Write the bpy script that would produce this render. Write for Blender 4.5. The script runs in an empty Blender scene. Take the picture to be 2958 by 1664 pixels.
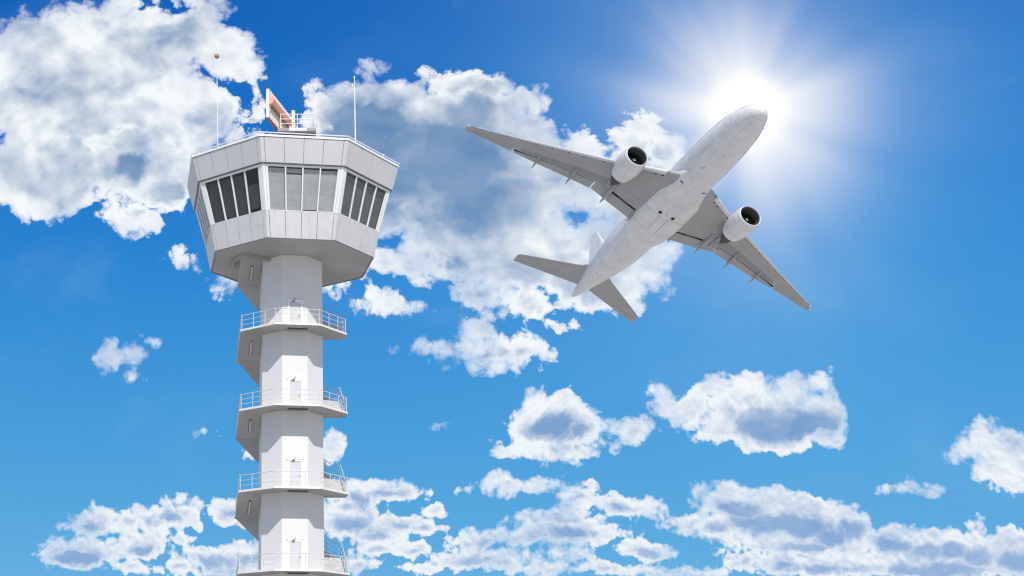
import bpy, math, random
from math import sin, cos, tan, pi, radians, sqrt, atan2
from mathutils import Vector, Matrix
random.seed(7)
scene = bpy.context.scene
col = scene.collection

# ---------------------------------------------------------------- view set-up
IMG_W, IMG_H = 2958.0, 1664.0
FOC, PITCH, PPX = 3964.1, 0.30440, 840.7
EYE = 1.7
SUN_DIR = Vector((0.140, -0.664, 0.734)).normalized()      # towards the sun that lights the tower


def pix_dir(px, py):
    x = (px - PPX) / FOC
    u = -(py - IMG_H / 2) / FOC
    c, s = cos(PITCH), sin(PITCH)
    return Vector((x, c - u * s, s + u * c))


def place_on_depth(px, py, y):
    d = pix_dir(px, py)
    return Vector((0, 0, EYE)) + d * (y / d.y)


cam_data = bpy.data.cameras.new("camera")
cam = bpy.data.objects.new("camera", cam_data)
col.objects.link(cam)
cam.location = (0, 0, EYE)
cam.rotation_euler = (pi / 2 + PITCH, 0, 0)
cam_data.sensor_width = 36
cam_data.lens = 36 * FOC / IMG_W
cam_data.shift_x = (IMG_W / 2 - PPX) / IMG_W
cam_data.clip_start = 0.5
cam_data.clip_end = 60000
scene.camera = cam
scene.view_settings.view_transform = 'Standard'
scene.view_settings.look = 'None'
scene.view_settings.gamma = 1
scene.view_settings.exposure = 0.0
scene.view_settings.use_curve_mapping = False
try:
    scene.cycles.use_denoising = True
    scene.cycles.max_bounces = 8
    scene.cycles.filter_width = 1.2
    scene.cycles.use_adaptive_sampling = True
    scene.cycles.adaptive_threshold = 0.01
except Exception:
    pass


# ---------------------------------------------------------------- node helpers
class NT:
    def __init__(self, tree):
        self.t = tree
        tree.nodes.clear()

    def n(self, typ, **kw):
        nd = self.t.nodes.new(typ)
        for k, v in kw.items():
            setattr(nd, k, v)
        return nd

    def put(self, sock, v):
        if isinstance(v, bpy.types.NodeSocket):
            self.t.links.new(v, sock)
        else:
            sock.default_value = v

    def m(self, op, a, b=None, c=None, clamp=False):
        nd = self.n('ShaderNodeMath', operation=op)
        nd.use_clamp = clamp
        for i, v in enumerate((a, b, c)):
            if v is not None:
                self.put(nd.inputs[i], v)
        return nd.outputs[0]

    def v(self, op, a, b=None, c=None, scale=None):
        nd = self.n('ShaderNodeVectorMath', operation=op)
        for i, x in enumerate((a, b, c)):
            if x is not None:
                self.put(nd.inputs[i], x)
        if scale is not None:
            self.put(nd.inputs['Scale'], scale)
        return nd.outputs['Value'] if op in ('LENGTH', 'DOT_PRODUCT', 'DISTANCE') else nd.outputs[0]

    def rng(self, x, a, b, lo=0.0, hi=1.0, smooth=True):
        nd = self.n('ShaderNodeMapRange')
        nd.interpolation_type = 'SMOOTHSTEP' if smooth else 'LINEAR'
        self.put(nd.inputs['Value'], x)
        self.put(nd.inputs['From Min'], a)
        self.put(nd.inputs['From Max'], b)
        self.put(nd.inputs['To Min'], lo)
        self.put(nd.inputs['To Max'], hi)
        return nd.outputs[0]

    def mix(self, f, a, b, mode='MIX'):
        nd = self.n('ShaderNodeMix', data_type='RGBA')
        nd.blend_type = mode
        nd.clamp_factor = True
        self.put(nd.inputs[0], f)
        self.put(nd.inputs[6], a)
        self.put(nd.inputs[7], b)
        return nd.outputs[2]

    def noise(self, vec, scale, detail=2.0, rough=0.5, dist=0.0, color=False, dims='3D', typ=None):
        nd = self.n('ShaderNodeTexNoise', noise_dimensions=dims)
        if typ:
            nd.noise_type = typ
        self.put(nd.inputs['Vector'], vec)
        self.put(nd.inputs['Scale'], scale)
        self.put(nd.inputs['Detail'], detail)
        self.put(nd.inputs['Roughness'], rough)
        self.put(nd.inputs['Distortion'], dist)
        return nd.outputs['Color'] if color else nd.outputs[0]

    def ramp(self, x, stops):
        nd = self.n('ShaderNodeValToRGB')
        self.put(nd.inputs[0], x)
        e = nd.color_ramp.elements
        while len(e) < len(stops):
            e.new(0.5)
        for k, (p, c) in enumerate(stops):
            e[k].position = p
            e[k].color = (*c, 1)
        return nd.outputs[0]


def srgb(r, g, b):
    f = lambda c: (c / 255 / 12.92) if c / 255 <= 0.04045 else ((c / 255 + 0.055) / 1.055) ** 2.4
    return (f(r), f(g), f(b))
# ---------------------------------------------------------------- sky
S = FOC


def to_uv(px, py):
    d = pix_dir(px, py)
    return d.x / d.y * S, d.z / d.y * S


def build_world():
    w = bpy.data.worlds.new("World")
    scene.world = w
    w.use_nodes = True
    T = NT(w.node_tree)
    out = T.n('ShaderNodeOutputWorld')
    bg = T.n('ShaderNodeBackground')
    bg.inputs['Strength'].default_value = 0.1
    T.t.links.new(bg.outputs[0], out.inputs[0])
    sky = T.n('ShaderNodeTexSky')
    sky.sky_type = 'NISHITA'
    sky.sun_disc = False
    sky.sun_elevation = math.asin(SUN_DIR.z)
    sky.sun_rotation = atan2(SUN_DIR.x, SUN_DIR.y)
    sky.air_density = 1.0
    sky.dust_density = 0.4
    sky.ozone_density = 3.0
    D = T.n('ShaderNodeTexCoord').outputs['Generated']
    sep = T.n('ShaderNodeSeparateXYZ')
    T.put(sep.inputs[0], D)
    x, y, z = sep.outputs
    ys = T.m('MAXIMUM', y, 0.08)
    U = T.m('MULTIPLY', T.m('DIVIDE', x, ys), S)
    V = T.m('MULTIPLY', T.m('DIVIDE', z, ys), S)
    cmb = T.n('ShaderNodeCombineXYZ')
    T.put(cmb.inputs[0], U)
    T.put(cmb.inputs[1], V)
    P = cmb.outputs[0]
    # ---- clear sky: deep blue overhead, paler and cyan low down
    clear = T.ramp(z, [(0.00, srgb(140, 196, 232)), (0.11, srgb(92, 171, 223)), (0.20, srgb(68, 156, 218)), (0.30, srgb(42, 136, 211)),
                       (0.40, srgb(12, 110, 198)), (0.50, srgb(2, 92, 182)), (0.75, srgb(4, 76, 160)), (1.0, srgb(8, 62, 140))])
    skyc = T.mix(0.03, clear, T.v('SCALE', sky.outputs[0], scale=0.1))
    # sun aureole seen through thin haze
    sd = pix_dir(2156, 322).normalized()
    cosang = T.v('DOT_PRODUCT', D, tuple(sd))
    ang = T.m('ARCCOSINE', T.m('MINIMUM', cosang, 0.999999))
    ex = lambda v: T.m('POWER', 2.71828, T.m('MULTIPLY', v, -1.0))
    core = ex(T.m('POWER', T.m('DIVIDE', ang, 0.0152), 2.0))
    g1 = ex(T.m('DIVIDE', ang, 0.033))
    g2 = ex(T.m('DIVIDE', ang, 0.145))
    hz = T.v('NORMALIZE', T.v('SUBTRACT', D, tuple(sd)))
    hazen = T.noise(T.v('ADD', T.v('SCALE', hz, scale=1.25), T.v('SCALE', D, scale=3.0)), 1.0, 1.5, 0.5)
    uneven = T.rng(hazen, 0.3, 0.7, 0.80, 1.22)
    gl = T.m('MULTIPLY_ADD', g1, 1.35, T.m('MULTIPLY', g2, 0.64))
    gl = T.m('MULTIPLY_ADD', core, 5.0, T.m('MULTIPLY', gl, uneven))
    glf = T.m('SUBTRACT', 1.0, ex(gl))
    # thin cirrus veil
    veil = T.noise(T.v('MULTIPLY', P, (1 / 900, 1 / 420, 0)), 1.0, 6, 0.55, 0.6)
    veil = T.rng(veil, 0.5, 0.78, 0.0, 0.15)
    # ---- cumulus
    sc = T.rng(V, 420, 1250, 0.40, 1.0, smooth=False)
    wl = T.v('SUBTRACT', T.noise(P, 1 / 240, 2, 0.5, color=True), (0.5, 0.5, 0.5))
    ws = T.v('SUBTRACT', T.noise(P, 1 / 58, 5, 0.58, color=True), (0.5, 0.5, 0.5))
    P1 = T.v('ADD', P, T.v('SCALE', wl, scale=T.m('MULTIPLY', sc, 95)))
    P2 = T.v('ADD', P1, T.v('SCALE', ws, scale=T.m('MULTIPLY', sc, 40)))
    PS = T.v('ADD', P1, T.v('SCALE', T.v('SUBTRACT', T.noise(P, 1 / 90, 3, 0.5, color=True), (0.5, 0.5, 0.5)), scale=T.m('MULTIPLY', sc, 120)))
    PS = T.v('ADD', PS, T.v('SCALE', T.v('SUBTRACT', T.noise(P, 1 / 36, 3, 0.55, color=True), (0.5, 0.5, 0.5)), scale=34.0))

    def blob(b, Pw):
        cx, cy, rx, ry = b[:4]
        k = 2958 / 2576
        u0, v0 = to_uv(cx * k, cy * k)
        u1, _ = to_uv((cx + 1) * k, cy * k)
        _, v1 = to_uv(cx * k, (cy - 1) * k)
        grow = 1.0 + 0.36 * max(0.0, min(1.0, (cy - 900) / 330))
        ru, rv = rx * grow * (u1 - u0), ry * grow * (v1 - v0)
        q = T.v('MULTIPLY_ADD', Pw, (1 / ru, 1 / rv, 0), (-u0 / ru, -v0 / rv, 0))
        return T.v('LENGTH', q), min(ru, rv)

    sdf = None
    for b in CLOUDS:
        ln, r = blob(b, P2)
        e = T.m('MULTIPLY_ADD', ln, -r, r)
        sdf = e if sdf is None else T.m('SMOOTH_MAX', sdf, e, 14.0)
    hole = None
    for b in GAPS:
        ln, r = blob(b, P2)
        e = T.m('MULTIPLY_ADD', ln, -r, r)
        hole = e if hole is None else T.m('MAXIMUM', hole, e)
    sdf = T.m('MINIMUM', sdf, T.m('MULTIPLY', hole, -1.0))
    shade = None
    for b in SHADES:
        ln, r = blob(b, PS)
        e = T.rng(ln, 1.42, 0.32, 0.0, b[4] * 1.08)
        shade = e if shade is None else T.m('MAXIMUM', shade, e)

    def billow(Pv, fine=True):
        vo = T.n('ShaderNodeTexVoronoi', voronoi_dimensions='2D', feature='SMOOTH_F1' if not fine else 'F1')
        T.put(vo.inputs['Vector'], Pv)
        vo.inputs['Scale'].default_value = 1 / 70.0
        if not fine:
            vo.inputs['Smoothness'].default_value = 0.5
        vo.inputs['Detail'].default_value = 3.0 if fine else 1.5
        vo.inputs['Roughness'].default_value = 0.5
        vo.inputs['Lacunarity'].default_value = 2.3
        n = T.noise(Pv, 1 / 120, 8 if fine else 3, 0.56)
        return T.m('SUBTRACT', n, T.m('MULTIPLY', vo.outputs['Distance'], 0.38))

    def small(Pv):
        vo = T.n('ShaderNodeTexVoronoi', voronoi_dimensions='2D', feature='SMOOTH_F1')
        T.put(vo.inputs['Vector'], Pv)
        vo.inputs['Scale'].default_value = 1 / 26.0
        vo.inputs['Smoothness'].default_value = 0.35
        vo.inputs['Detail'].default_value = 1.0
        return T.m('SUBTRACT', T.noise(Pv, 1 / 50, 5, 0.55), T.m('MULTIPLY', vo.outputs['Distance'], 0.42))
    low = T.rng(V, 500, 1150, 1.0, 0.0)
    sm0 = small(P2)
    psc = T.v('SCALE', P2, scale=1.15)
    n0 = billow(psc)
    d = T.m('MULTIPLY_ADD', T.m('SUBTRACT', n0, 0.22), T.m('MULTIPLY', sc, 105), sdf)
    d = T.m('MULTIPLY_ADD', T.m('SUBTRACT', sm0, 0.25), T.m('MULTIPLY_ADD', low, 22.0, 10.0), d)
    soft = T.rng(T.noise(P, 1 / 330, 2, 0.5), 0.4, 0.62, 0.7, 2.6)
    wdt = T.m('MULTIPLY', sc, soft)
    dd = T.m('MAXIMUM', T.m('DIVIDE', T.m('MULTIPLY_ADD', sc, 7.0, d), T.m('MULTIPLY', wdt, 13.0)), 0.0)
    alpha = T.m('SUBTRACT', 1.0, ex(T.m('POWER', dd, 1.35)))
    th = T.rng(T.m('DIVIDE', d, sc), 8, T.rng(V, 500, 1200, 70, 60))
    # broad light and shade over the heaps: density met on the way to the light
    pr = T.v('SCALE', T.v('ADD', P1, T.v('SCALE', ws, scale=T.m('MULTIPLY', sc, 22))), scale=0.62)
    m0 = billow(pr, False)
    m1 = billow(T.v('ADD', pr, (10.0, 25.0, 0)), False)
    relA = T.m('SUBTRACT', m0, m1)

    relB = T.m('SUBTRACT', sm0, small(T.v('ADD', P2, (3.0, 10.0, 0))))
    rel = T.m('ADD', T.m('MULTIPLY', relA, T.m('MULTIPLY_ADD', low, -0.4, 1.0)), T.m('MULTIPLY', relB, T.m('MULTIPLY_ADD', low, 0.85, 0.10)))
    soft2 = T.noise(PS, 1 / 260, 4, 0.45)
    gen = T.rng(soft2, 0.34, 0.64, 0.04, 0.62)
    s = T.m('MULTIPLY', T.m('MAXIMUM', shade, gen), th)
    s = T.m('MULTIPLY_ADD', T.m('SUBTRACT', soft2, 0.5), T.m('MULTIPLY', shade, 0.95), s)
    s = T.m('SUBTRACT', s, T.m('MULTIPLY', rel, T.rng(shade, 0.35, 0.98, 0.9, 0.20)))
    s = T.m('SUBTRACT', s, T.m('MULTIPLY', T.m('SUBTRACT', n0, 0.30), 0.06), clamp=True)
    vary = T.noise(T.v('MULTIPLY', P1, (1 / 260, 1 / 170, 0)), 1.0, 5, 0.5)
    s = T.m('MULTIPLY', s, T.rng(vary, 0.3, 0.7, T.rng(shade, 0.6, 1.0, 0.66, 0.86), 1.0))
    dark = T.ramp(z, [(0.1, srgb(124, 164, 214)), (0.25, srgb(116, 155, 200)), (0.42, srgb(92, 134, 180)), (0.6, srgb(100, 138, 180))])
    white = T.mix(T.rng(V, 300, 1300, 0.0, 1.0), (*srgb(238, 243, 249), 1), (*srgb(246, 250, 253), 1))
    cc = T.mix(s, white, dark)
    # unseen sky outside the frame: bright cumulus added as neutral fill light
    gn = T.noise(D, 3.2, 9, 0.56)
    ga = T.rng(gn, 0.47, 0.57)
    gs = T.mix(T.rng(gn, 0.55, 0.75), (0.80, 0.80, 0.80, 1), (0.50, 0.53, 0.57, 1))
    front = T.m('MULTIPLY', T.rng(y, 0.55, 0.66), T.m('MULTIPLY', T.rng(z, 0.66, 0.58), T.m('MULTIPLY', T.rng(x, -0.36, -0.30), T.rng(x, 0.66, 0.60))))
    alpha_f = T.m('MULTIPLY', alpha, front)
    alpha_o = T.m('MULTIPLY', ga, T.m('SUBTRACT', 1.0, front))
    r = T.mix(veil, skyc, (*srgb(170, 205, 235), 1))
    r = T.mix(T.m('MULTIPLY', glf, 0.92), r, T.ramp(glf, [(0.0, srgb(64, 166, 240)), (0.22, srgb(138, 202, 248)), (0.5, srgb(222, 238, 255)), (0.9, srgb(252, 254, 255))]))
    r = T.mix(alpha_o, r, gs)
    r = T.mix(alpha_f, r, cc)
    r = T.mix(T.rng(glf, 0.30, 1.0), r, (1.03, 1.03, 1.03, 1))
    T.put(bg.inputs['Color'], T.v('SCALE', r, scale=10.0))
    try:
        w.cycles.sampling_method = 'MANUAL'
        w.cycles.sample_map_resolution = 512
    except Exception:
        pass


# cx, cy, rx, ry (in a 2576 x 1449 reading of the photograph) -> directions in the sky
CLOUDS = [
    # big bank at the upper left
    (330, 130, 190, 110), (470, 90, 120, 85), (560, 130, 80, 80), (600, 165, 55, 45), (420, 260, 170, 110), (530, 255, 70, 55),
    (350, 400, 140, 100), (480, 350, 110, 60), (575, 345, 70, 30), (410, 470, 80, 70), (335, 540, 75, 55), (470, 420, 80, 60),
    (150, 200, 230, 190), (120, 430, 180, 130), (250, 40, 140, 50), (480, 40, 110, 60), (650, 275, 26, 34), (668, 315, 22, 36), (600, 300, 30, 14),
    # big central bank
    (1150, 390, 290, 185), (1320, 540, 290, 190), (1500, 640, 220, 140), (1060, 470, 130, 170), (1180, 610, 200, 90), (900, 400, 130, 170), (960, 550, 90, 70), (850, 300, 70, 80),
    (800, 212, 22, 14), (940, 185, 36, 26), (1000, 196, 22, 16), (1085, 200, 52, 34), (1150, 215, 60, 40), (1230, 235, 70, 45), (1300, 260, 60, 45),
    (1350, 262, 34, 40), (870, 290, 100, 90), (1000, 300, 150, 110), (1150, 330, 160, 110), (1290, 330, 80, 60), (1350, 360, 60, 40),
    (1440, 370, 60, 52), (1480, 372, 32, 40), (1050, 470, 150, 110), (1220, 480, 190, 130), (1380, 520, 170, 120), (1500, 600, 150, 110), (1080, 590, 110, 50),
    (1150, 660, 90, 45), (1300, 660, 160, 90), (1200, 735, 80, 45), (1330, 760, 120, 42), (1480, 720, 150, 60), (1560, 700, 120, 70), (1640, 660, 85, 60),
    (1590, 760, 40, 30), (1410, 815, 30, 14), (1250, 790, 50, 22),
    (1620, 320, 44, 34), (1590, 380, 60, 50), (1660, 380, 60, 60), (1700, 385, 26, 40), (1650, 460, 80, 70), (1560, 430, 50, 50),
    (900, 680, 50, 34), (960, 655, 54, 40), (1020, 680, 60, 36), (1065, 705, 36, 20), (960, 760, 60, 26), (1030, 770, 40, 16), (820, 700, 60, 40), (560, 730, 34, 14),
    (490, 655, 46, 24), (590, 690, 60, 30), (985, 430, 60, 120), (960, 560, 50, 40),
    # floating dish
    (1200, 830, 48, 36), (1240, 880, 140, 42), (1110, 885, 80, 24), (1330, 870, 58, 44), (1230, 905, 90, 22),
    # pair in the middle right
    (1345, 1010, 40, 34), (1415, 1015, 42, 36), (1390, 1070, 105, 56), (1455, 1085, 70, 44), (1400, 1128, 110, 26), (1275, 1130, 30, 18), (1240, 1106, 12, 8),
    (1600, 1082, 56, 30), (1640, 980, 24, 18), (1680, 1020, 42, 34), (1740, 1035, 60, 44), (1800, 985, 50, 34), (1880, 1000, 80, 48), (1985, 985, 60, 42),
    (2060, 975, 44, 34), (1950, 1060, 160, 70), (2080, 1050, 50, 64), (1820, 1090, 70, 30), (2110, 1120, 28, 18), (1930, 1120, 60, 20),
    # right border
    (2450, 1140, 60, 26), (2490, 1105, 34, 34), (2500, 1180, 50, 36), (2550, 1150, 60, 70), (2310, 1234, 46, 13), (2460, 1312, 24, 14),
    # left border and near the tower
    (332, 890, 36, 36), (335, 942, 24, 18), (382, 856, 20, 12), (280, 900, 46, 40), (512, 1080, 15, 7), (1108, 1077, 12, 6), (838, 1115, 26, 34), (622, 1132, 28, 16),
    # low bands, left
    (360, 1305, 60, 22), (420, 1295, 72, 26), (470, 1312, 40, 14), (320, 1310, 50, 18), (452, 1258, 24, 11), (512, 1261, 30, 10), (582, 1286, 48, 32), (630, 1300, 40, 26),
    (355, 1375, 52, 30), (440, 1352, 32, 12), (405, 1336, 16, 10), (330, 1425, 40, 12), (540, 1405, 80, 28), (620, 1395, 60, 30), (450, 1425, 60, 16), (580, 1435, 100, 20),
    (230, 1310, 60, 30), (200, 1390, 80, 36),
    # low bands, right of the tower
    (970, 1230, 66, 26), (900, 1240, 70, 34), (880, 1300, 70, 44), (1010, 1318, 52, 22), (1070, 1322, 36, 14), (940, 1335, 70, 26), (950, 1378, 40, 16), (1040, 1382, 38, 13),
    (1095, 1277, 18, 13), (900, 1415, 36, 20), (1024, 1426, 20, 7), (1090, 1430, 30, 9), (1290, 1228, 80, 18), (1270, 1215, 40, 16), (1345, 1228, 32, 14),
    (1472, 1216, 22, 12), (1450, 1252, 40, 26), (1400, 1300, 60, 22), (1570, 1268, 70, 22), (1310, 1305, 40, 13), (1430, 1335, 100, 34), (1340, 1350, 80, 22), (1190, 1362, 60, 24),
    (1628, 1383, 64, 25), (1740, 1310, 60, 20), (1850, 1262, 80, 36), (1930, 1290, 120, 52), (2010, 1300, 80, 50), (1810, 1320, 90, 24), (2090, 1330, 60, 40), (2140, 1315, 48, 40),
    (2020, 1365, 160, 26), (2240, 1362, 60, 34), (2330, 1375, 60, 36), (2400, 1370, 40, 34), (2460, 1385, 50, 40), (2360, 1420, 160, 40), (2560, 1390, 70, 50),
    (1220, 1405, 110, 22), (1440, 1396, 50, 17), (1340, 1430, 110, 18), (1540, 1428, 70, 14), (1690, 1438, 60, 14), (1880, 1410, 40, 26), (1960, 1412, 60, 24), (2080, 1425, 120, 26),
    (1790, 1440, 30, 12),
]
GAPS = [(410, 28, 34, 18), (1110, 716, 16, 8), (1460, 553, 16, 8), (700, 320, 26, 40), (1515, 385, 10, 18)]
SHADES = [
    (1070, 400, 290, 150, 1.06), (930, 330, 160, 120, 1.02), (940, 500, 110, 90, 0.85), (1180, 500, 160, 90, 0.95), (1180, 290, 120, 70, 0.8), (1200, 510, 230, 120, 0.85), (1080, 560, 110, 70, 0.7), (1110, 655, 120, 44, 0.85),
    (1300, 660, 90, 40, 0.6), (1400, 560, 140, 70, 0.45), (1215, 735, 60, 24, 0.7), (1640, 410, 70, 62, 0.62), (1570, 440, 60, 44, 0.6), (1420, 650, 100, 36, 0.4),
    (330, 430, 60, 44, 0.85), (440, 490, 80, 44, 0.75), (360, 515, 70, 26, 0.6), (470, 95, 100, 44, 0.42), (520, 300, 70, 34, 0.5), (340, 280, 60, 40, 0.45), (590, 255, 34, 30, 0.45), (350, 170, 80, 40, 0.3),
    (1240, 884, 104, 20, 0.85), (1200, 845, 24, 18, 0.5), (1385, 1066, 92, 38, 0.95), (1450, 1092, 60, 26, 0.8), (1960, 1076, 160, 48, 1.0), (2060, 1080, 70, 50, 0.9), (1880, 1040, 90, 34, 0.7), (1780, 1040, 50, 26, 0.4), (1600, 1094, 40, 14, 0.5),
    (2470, 1170, 40, 24, 0.4),
]
for cx_, cy_, rx_, ry_ in list(CLOUDS):      # flat grey bases of the low heaps
    if cy_ > 1190 and rx_ >= 34:
        SHADES.append((cx_, cy_ + 0.42 * ry_, 0.9 * rx_, 0.55 * ry_, 0.52 + 0.4 * min(1, ry_ / 36)))
build_world()
sl = bpy.data.lights.new("sun", 'SUN')
sl.energy = 4.2
sl.angle = radians(0.53)
sl.color = (1.0, 0.965, 0.92)
so = bpy.data.objects.new("sun", sl)
so.rotation_euler = SUN_DIR.to_track_quat('Z', 'Y').to_euler()
so.location = SUN_DIR * 400
col.objects.link(so)
# ---------------------------------------------------------------- mesh and object helpers
class MB:
    """collects faces; build() links them as one mesh object"""

    def __init__(self):
        self.v, self.f, self.mi = [], [], []
        self.cur = 0

    def add(self, vs, fs):
        b = len(self.v)
        self.v += [tuple(p) for p in vs]
        for f in fs:
            self.f.append([b + i for i in f])
            self.mi.append(self.cur)

    def hexa(self, p):      # 0-3 one face, 4-7 the opposite one, same order
        self.add(p, [(0, 1, 2, 3), (7, 6, 5, 4), (0, 4, 5, 1), (1, 5, 6, 2), (2, 6, 7, 3), (3, 7, 4, 0)])

    def box(self, c, s, M=None):
        x, y, z = s[0] / 2, s[1] / 2, s[2] / 2
        p = [Vector((a * x, b * y, d * z)) for d in (-1, 1) for a, b in ((-1, -1), (1, -1), (1, 1), (-1, 1))]
        if M is not None:
            p = [M @ q for q in p]
        c = Vector(c)
        self.hexa([q + c for q in p])

    def tube(self, a, b, r, n=8, r2=None):
        a, b = Vector(a), Vector(b)
        d = (b - a)
        if d.length < 1e-6:
            return
        d.normalize()
        h = Vector((0, 0, 1)) if abs(d.z) < 0.9 else Vector((1, 0, 0))
        u = d.cross(h).normalized()
        w = d.cross(u)
        r2 = r if r2 is None else r2
        vs = [a + (u * cos(2 * pi * i / n) + w * sin(2 * pi * i / n)) * r for i in range(n)]
        vs += [b + (u * cos(2 * pi * i / n) + w * sin(2 * pi * i / n)) * r2 for i in range(n)]
        fs = [(i, (i + 1) % n, n + (i + 1) % n, n + i) for i in range(n)]
        self.add(vs, fs + [tuple(range(n - 1, -1, -1)), tuple(range(n, 2 * n))])

    def path(self, pts, r, n=8):
        for a, b in zip(pts[:-1], pts[1:]):
            self.tube(a, b, r, n)
        for p in pts[1:-1]:
            self.ball(p, r * 1.02, 8, 5)

    def ball(self, c, r, n=16, m=10):
        c = Vector(c)
        vs = [c + Vector((0, 0, r))]
        for j in range(1, m):
            t = pi * j / m
            vs += [c + Vector((sin(t) * cos(2 * pi * i / n), sin(t) * sin(2 * pi * i / n), cos(t))) * r for i in range(n)]
        vs.append(c - Vector((0, 0, r)))
        fs = [(0, 1 + i, 1 + (i + 1) % n) for i in range(n)]
        for j in range(m - 2):
            o = 1 + j * n
            fs += [(o + i, o + n + i, o + n + (i + 1) % n, o + (i + 1) % n) for i in range(n)]
        o = 1 + (m - 2) * n
        fs += [(o + i, len(vs) - 1, o + (i + 1) % n) for i in range(n)]
        self.add(vs, fs)

    def loft(self, rings, closed=True, cap=True):
        n = len(rings[0])
        vs = [p for r in rings for p in r]
        fs = []
        m = n if closed else n - 1
        for j in range(len(rings) - 1):
            fs += [(j * n + i, j * n + (i + 1) % n, (j + 1) * n + (i + 1) % n, (j + 1) * n + i) for i in range(m)]
        if cap:
            fs += [tuple(range(n - 1, -1, -1)), tuple((len(rings) - 1) * n + i for i in range(n))]
        self.add(vs, fs)

    def prism(self, poly, off):
        off = Vector(off)
        a = [Vector(p) for p in poly]
        n = len(a)
        self.add(a + [p + off for p in a], [tuple(range(n - 1, -1, -1)), tuple(range(n, 2 * n))] + [(i, (i + 1) % n, n + (i + 1) % n, n + i) for i in range(n)])

    def build(self, name, mats, parent=None, smooth=False, sharp=None):
        me = bpy.data.meshes.new(name)
        me.from_pydata(self.v, [], self.f)
        mats = mats if isinstance(mats, (list, tuple)) else [mats]
        for m in mats:
            me.materials.append(m)
        for p, k in zip(me.polygons, self.mi):
            p.material_index = k
            p.use_smooth = smooth
        import bmesh
        bm = bmesh.new()
        bm.from_mesh(me)
        if smooth:
            bmesh.ops.remove_doubles(bm, verts=bm.verts, dist=1e-5)
        bmesh.ops.recalc_face_normals(bm, faces=bm.faces)
        if smooth:
            a = radians(sharp or 40)
            for e in bm.edges:
                if len(e.link_faces) == 2 and e.calc_face_angle(0) > a:
                    e.smooth = False
        bm.to_mesh(me)
        bm.free()
        o = bpy.data.objects.new(name, me)
        col.objects.link(o)
        if parent is not None:
            o.parent = parent
        return o


def thing(name, label, cat, loc=(0, 0, 0), group=None):
    o = bpy.data.objects.new(name, None)
    o.empty_display_size = 2
    col.objects.link(o)
    o.location = loc
    o['label'] = label
    o['category'] = cat
    if group:
        o['group'] = group
    return o


# ---------------------------------------------------------------- materials
def new_mat(name):
    m = bpy.data.materials.new(name)
    m.use_nodes = True
    T = NT(m.node_tree)
    out = T.n('ShaderNodeOutputMaterial')
    b = T.n('ShaderNodeBsdfPrincipled')
    T.t.links.new(b.outputs[0], out.inputs[0])
    return m, T, b, out


def paint(name, c, rough=0.5, dirt=0.06, scale=0.8, streak=0.0, metal=0.0, bump=0.0, coat=0.0, spec=0.5, sscale=(1.6, 1.6, 0.12)):
    m, T, b, out = new_mat(name)
    co = T.n('ShaderNodeTexCoord').outputs['Object']
    n = T.noise(co, scale, 7, 0.6)
    f = T.rng(n, 0.3, 0.72, 1.0 - dirt, 1.0 + dirt * 0.35)
    if streak:
        s = T.noise(T.v('MULTIPLY', co, sscale), 1.0, 8, 0.66)
        s2 = T.noise(co, 0.35, 3, 0.5)
        f = T.m('MULTIPLY', f, T.m('SUBTRACT', 1.0, T.m('MULTIPLY', T.rng(s, 0.5, 0.78, 0, streak), T.rng(s2, 0.35, 0.65, 0.25, 1.0))))
    T.put(b.inputs['Base Color'], T.v('SCALE', (*c,), scale=f))
    T.put(b.inputs['Roughness'], T.rng(n, 0.25, 0.75, rough * 0.85, min(1.0, rough * 1.2)))
    b.inputs['Metallic'].default_value = metal
    b.inputs['Specular IOR Level'].default_value = spec
    b.inputs['Coat Weight'].default_value = coat
    if bump:
        bp = T.n('ShaderNodeBump')
        bp.inputs['Strength'].default_value = bump
        bp.inputs['Distance'].default_value = 0.02
        T.put(bp.inputs['Height'], T.noise(co, 9.0, 5, 0.6))
        T.t.links.new(bp.outputs[0], b.inputs['Normal'])
    return m


def glass_mat():
    m, T, b, out = new_mat("tinted_window_glass")
    T.t.nodes.remove(b)
    tr = T.n('ShaderNodeBsdfTransparent')
    tr.inputs[0].default_value = (0.85, 0.86, 0.86, 1)
    gl = T.n('ShaderNodeBsdfGlossy')
    gl.inputs['Roughness'].default_value = 0.02
    gl.inputs['Color'].default_value = (0.9, 0.92, 0.93, 1)
    lw = T.n('ShaderNodeLayerWeight')
    lw.inputs['Blend'].default_value = 0.5
    fr = T.m('MULTIPLY_ADD', T.m('POWER', lw.outputs['Facing'], 5.0), 0.95, 0.035)
    mx = T.n('ShaderNodeMixShader')
    T.put(mx.inputs[0], fr)
    T.t.links.new(tr.outputs[0], mx.inputs[1])
    T.t.links.new(gl.outputs[0], mx.inputs[2])
    T.t.links.new(mx.outputs[0], out.inputs[0])
    return m


def blind_mat(name, c):
    m, T, b, out = new_mat(name)
    co = T.n('ShaderNodeTexCoord').outputs['Object']
    s = T.noise(T.v('MULTIPLY', co, (7.0, 7.0, 0.25)), 1.0, 6, 0.62)
    h = T.noise(T.v('MULTIPLY', co, (0.5, 0.5, 5.0)), 1.0, 5, 0.6)
    k = T.noise(co, 0.9, 3, 0.5)
    f = T.m('MULTIPLY', T.rng(s, 0.3, 0.7, 0.93, 1.04), T.m('MULTIPLY', T.rng(h, 0.3, 0.7, 0.94, 1.03), T.rng(k, 0.3, 0.7, 0.93, 1.06)))
    T.put(b.inputs['Base Color'], T.v('SCALE', (*c,), scale=f))
    b.inputs['Roughness'].default_value = 0.85
    return m


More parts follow.
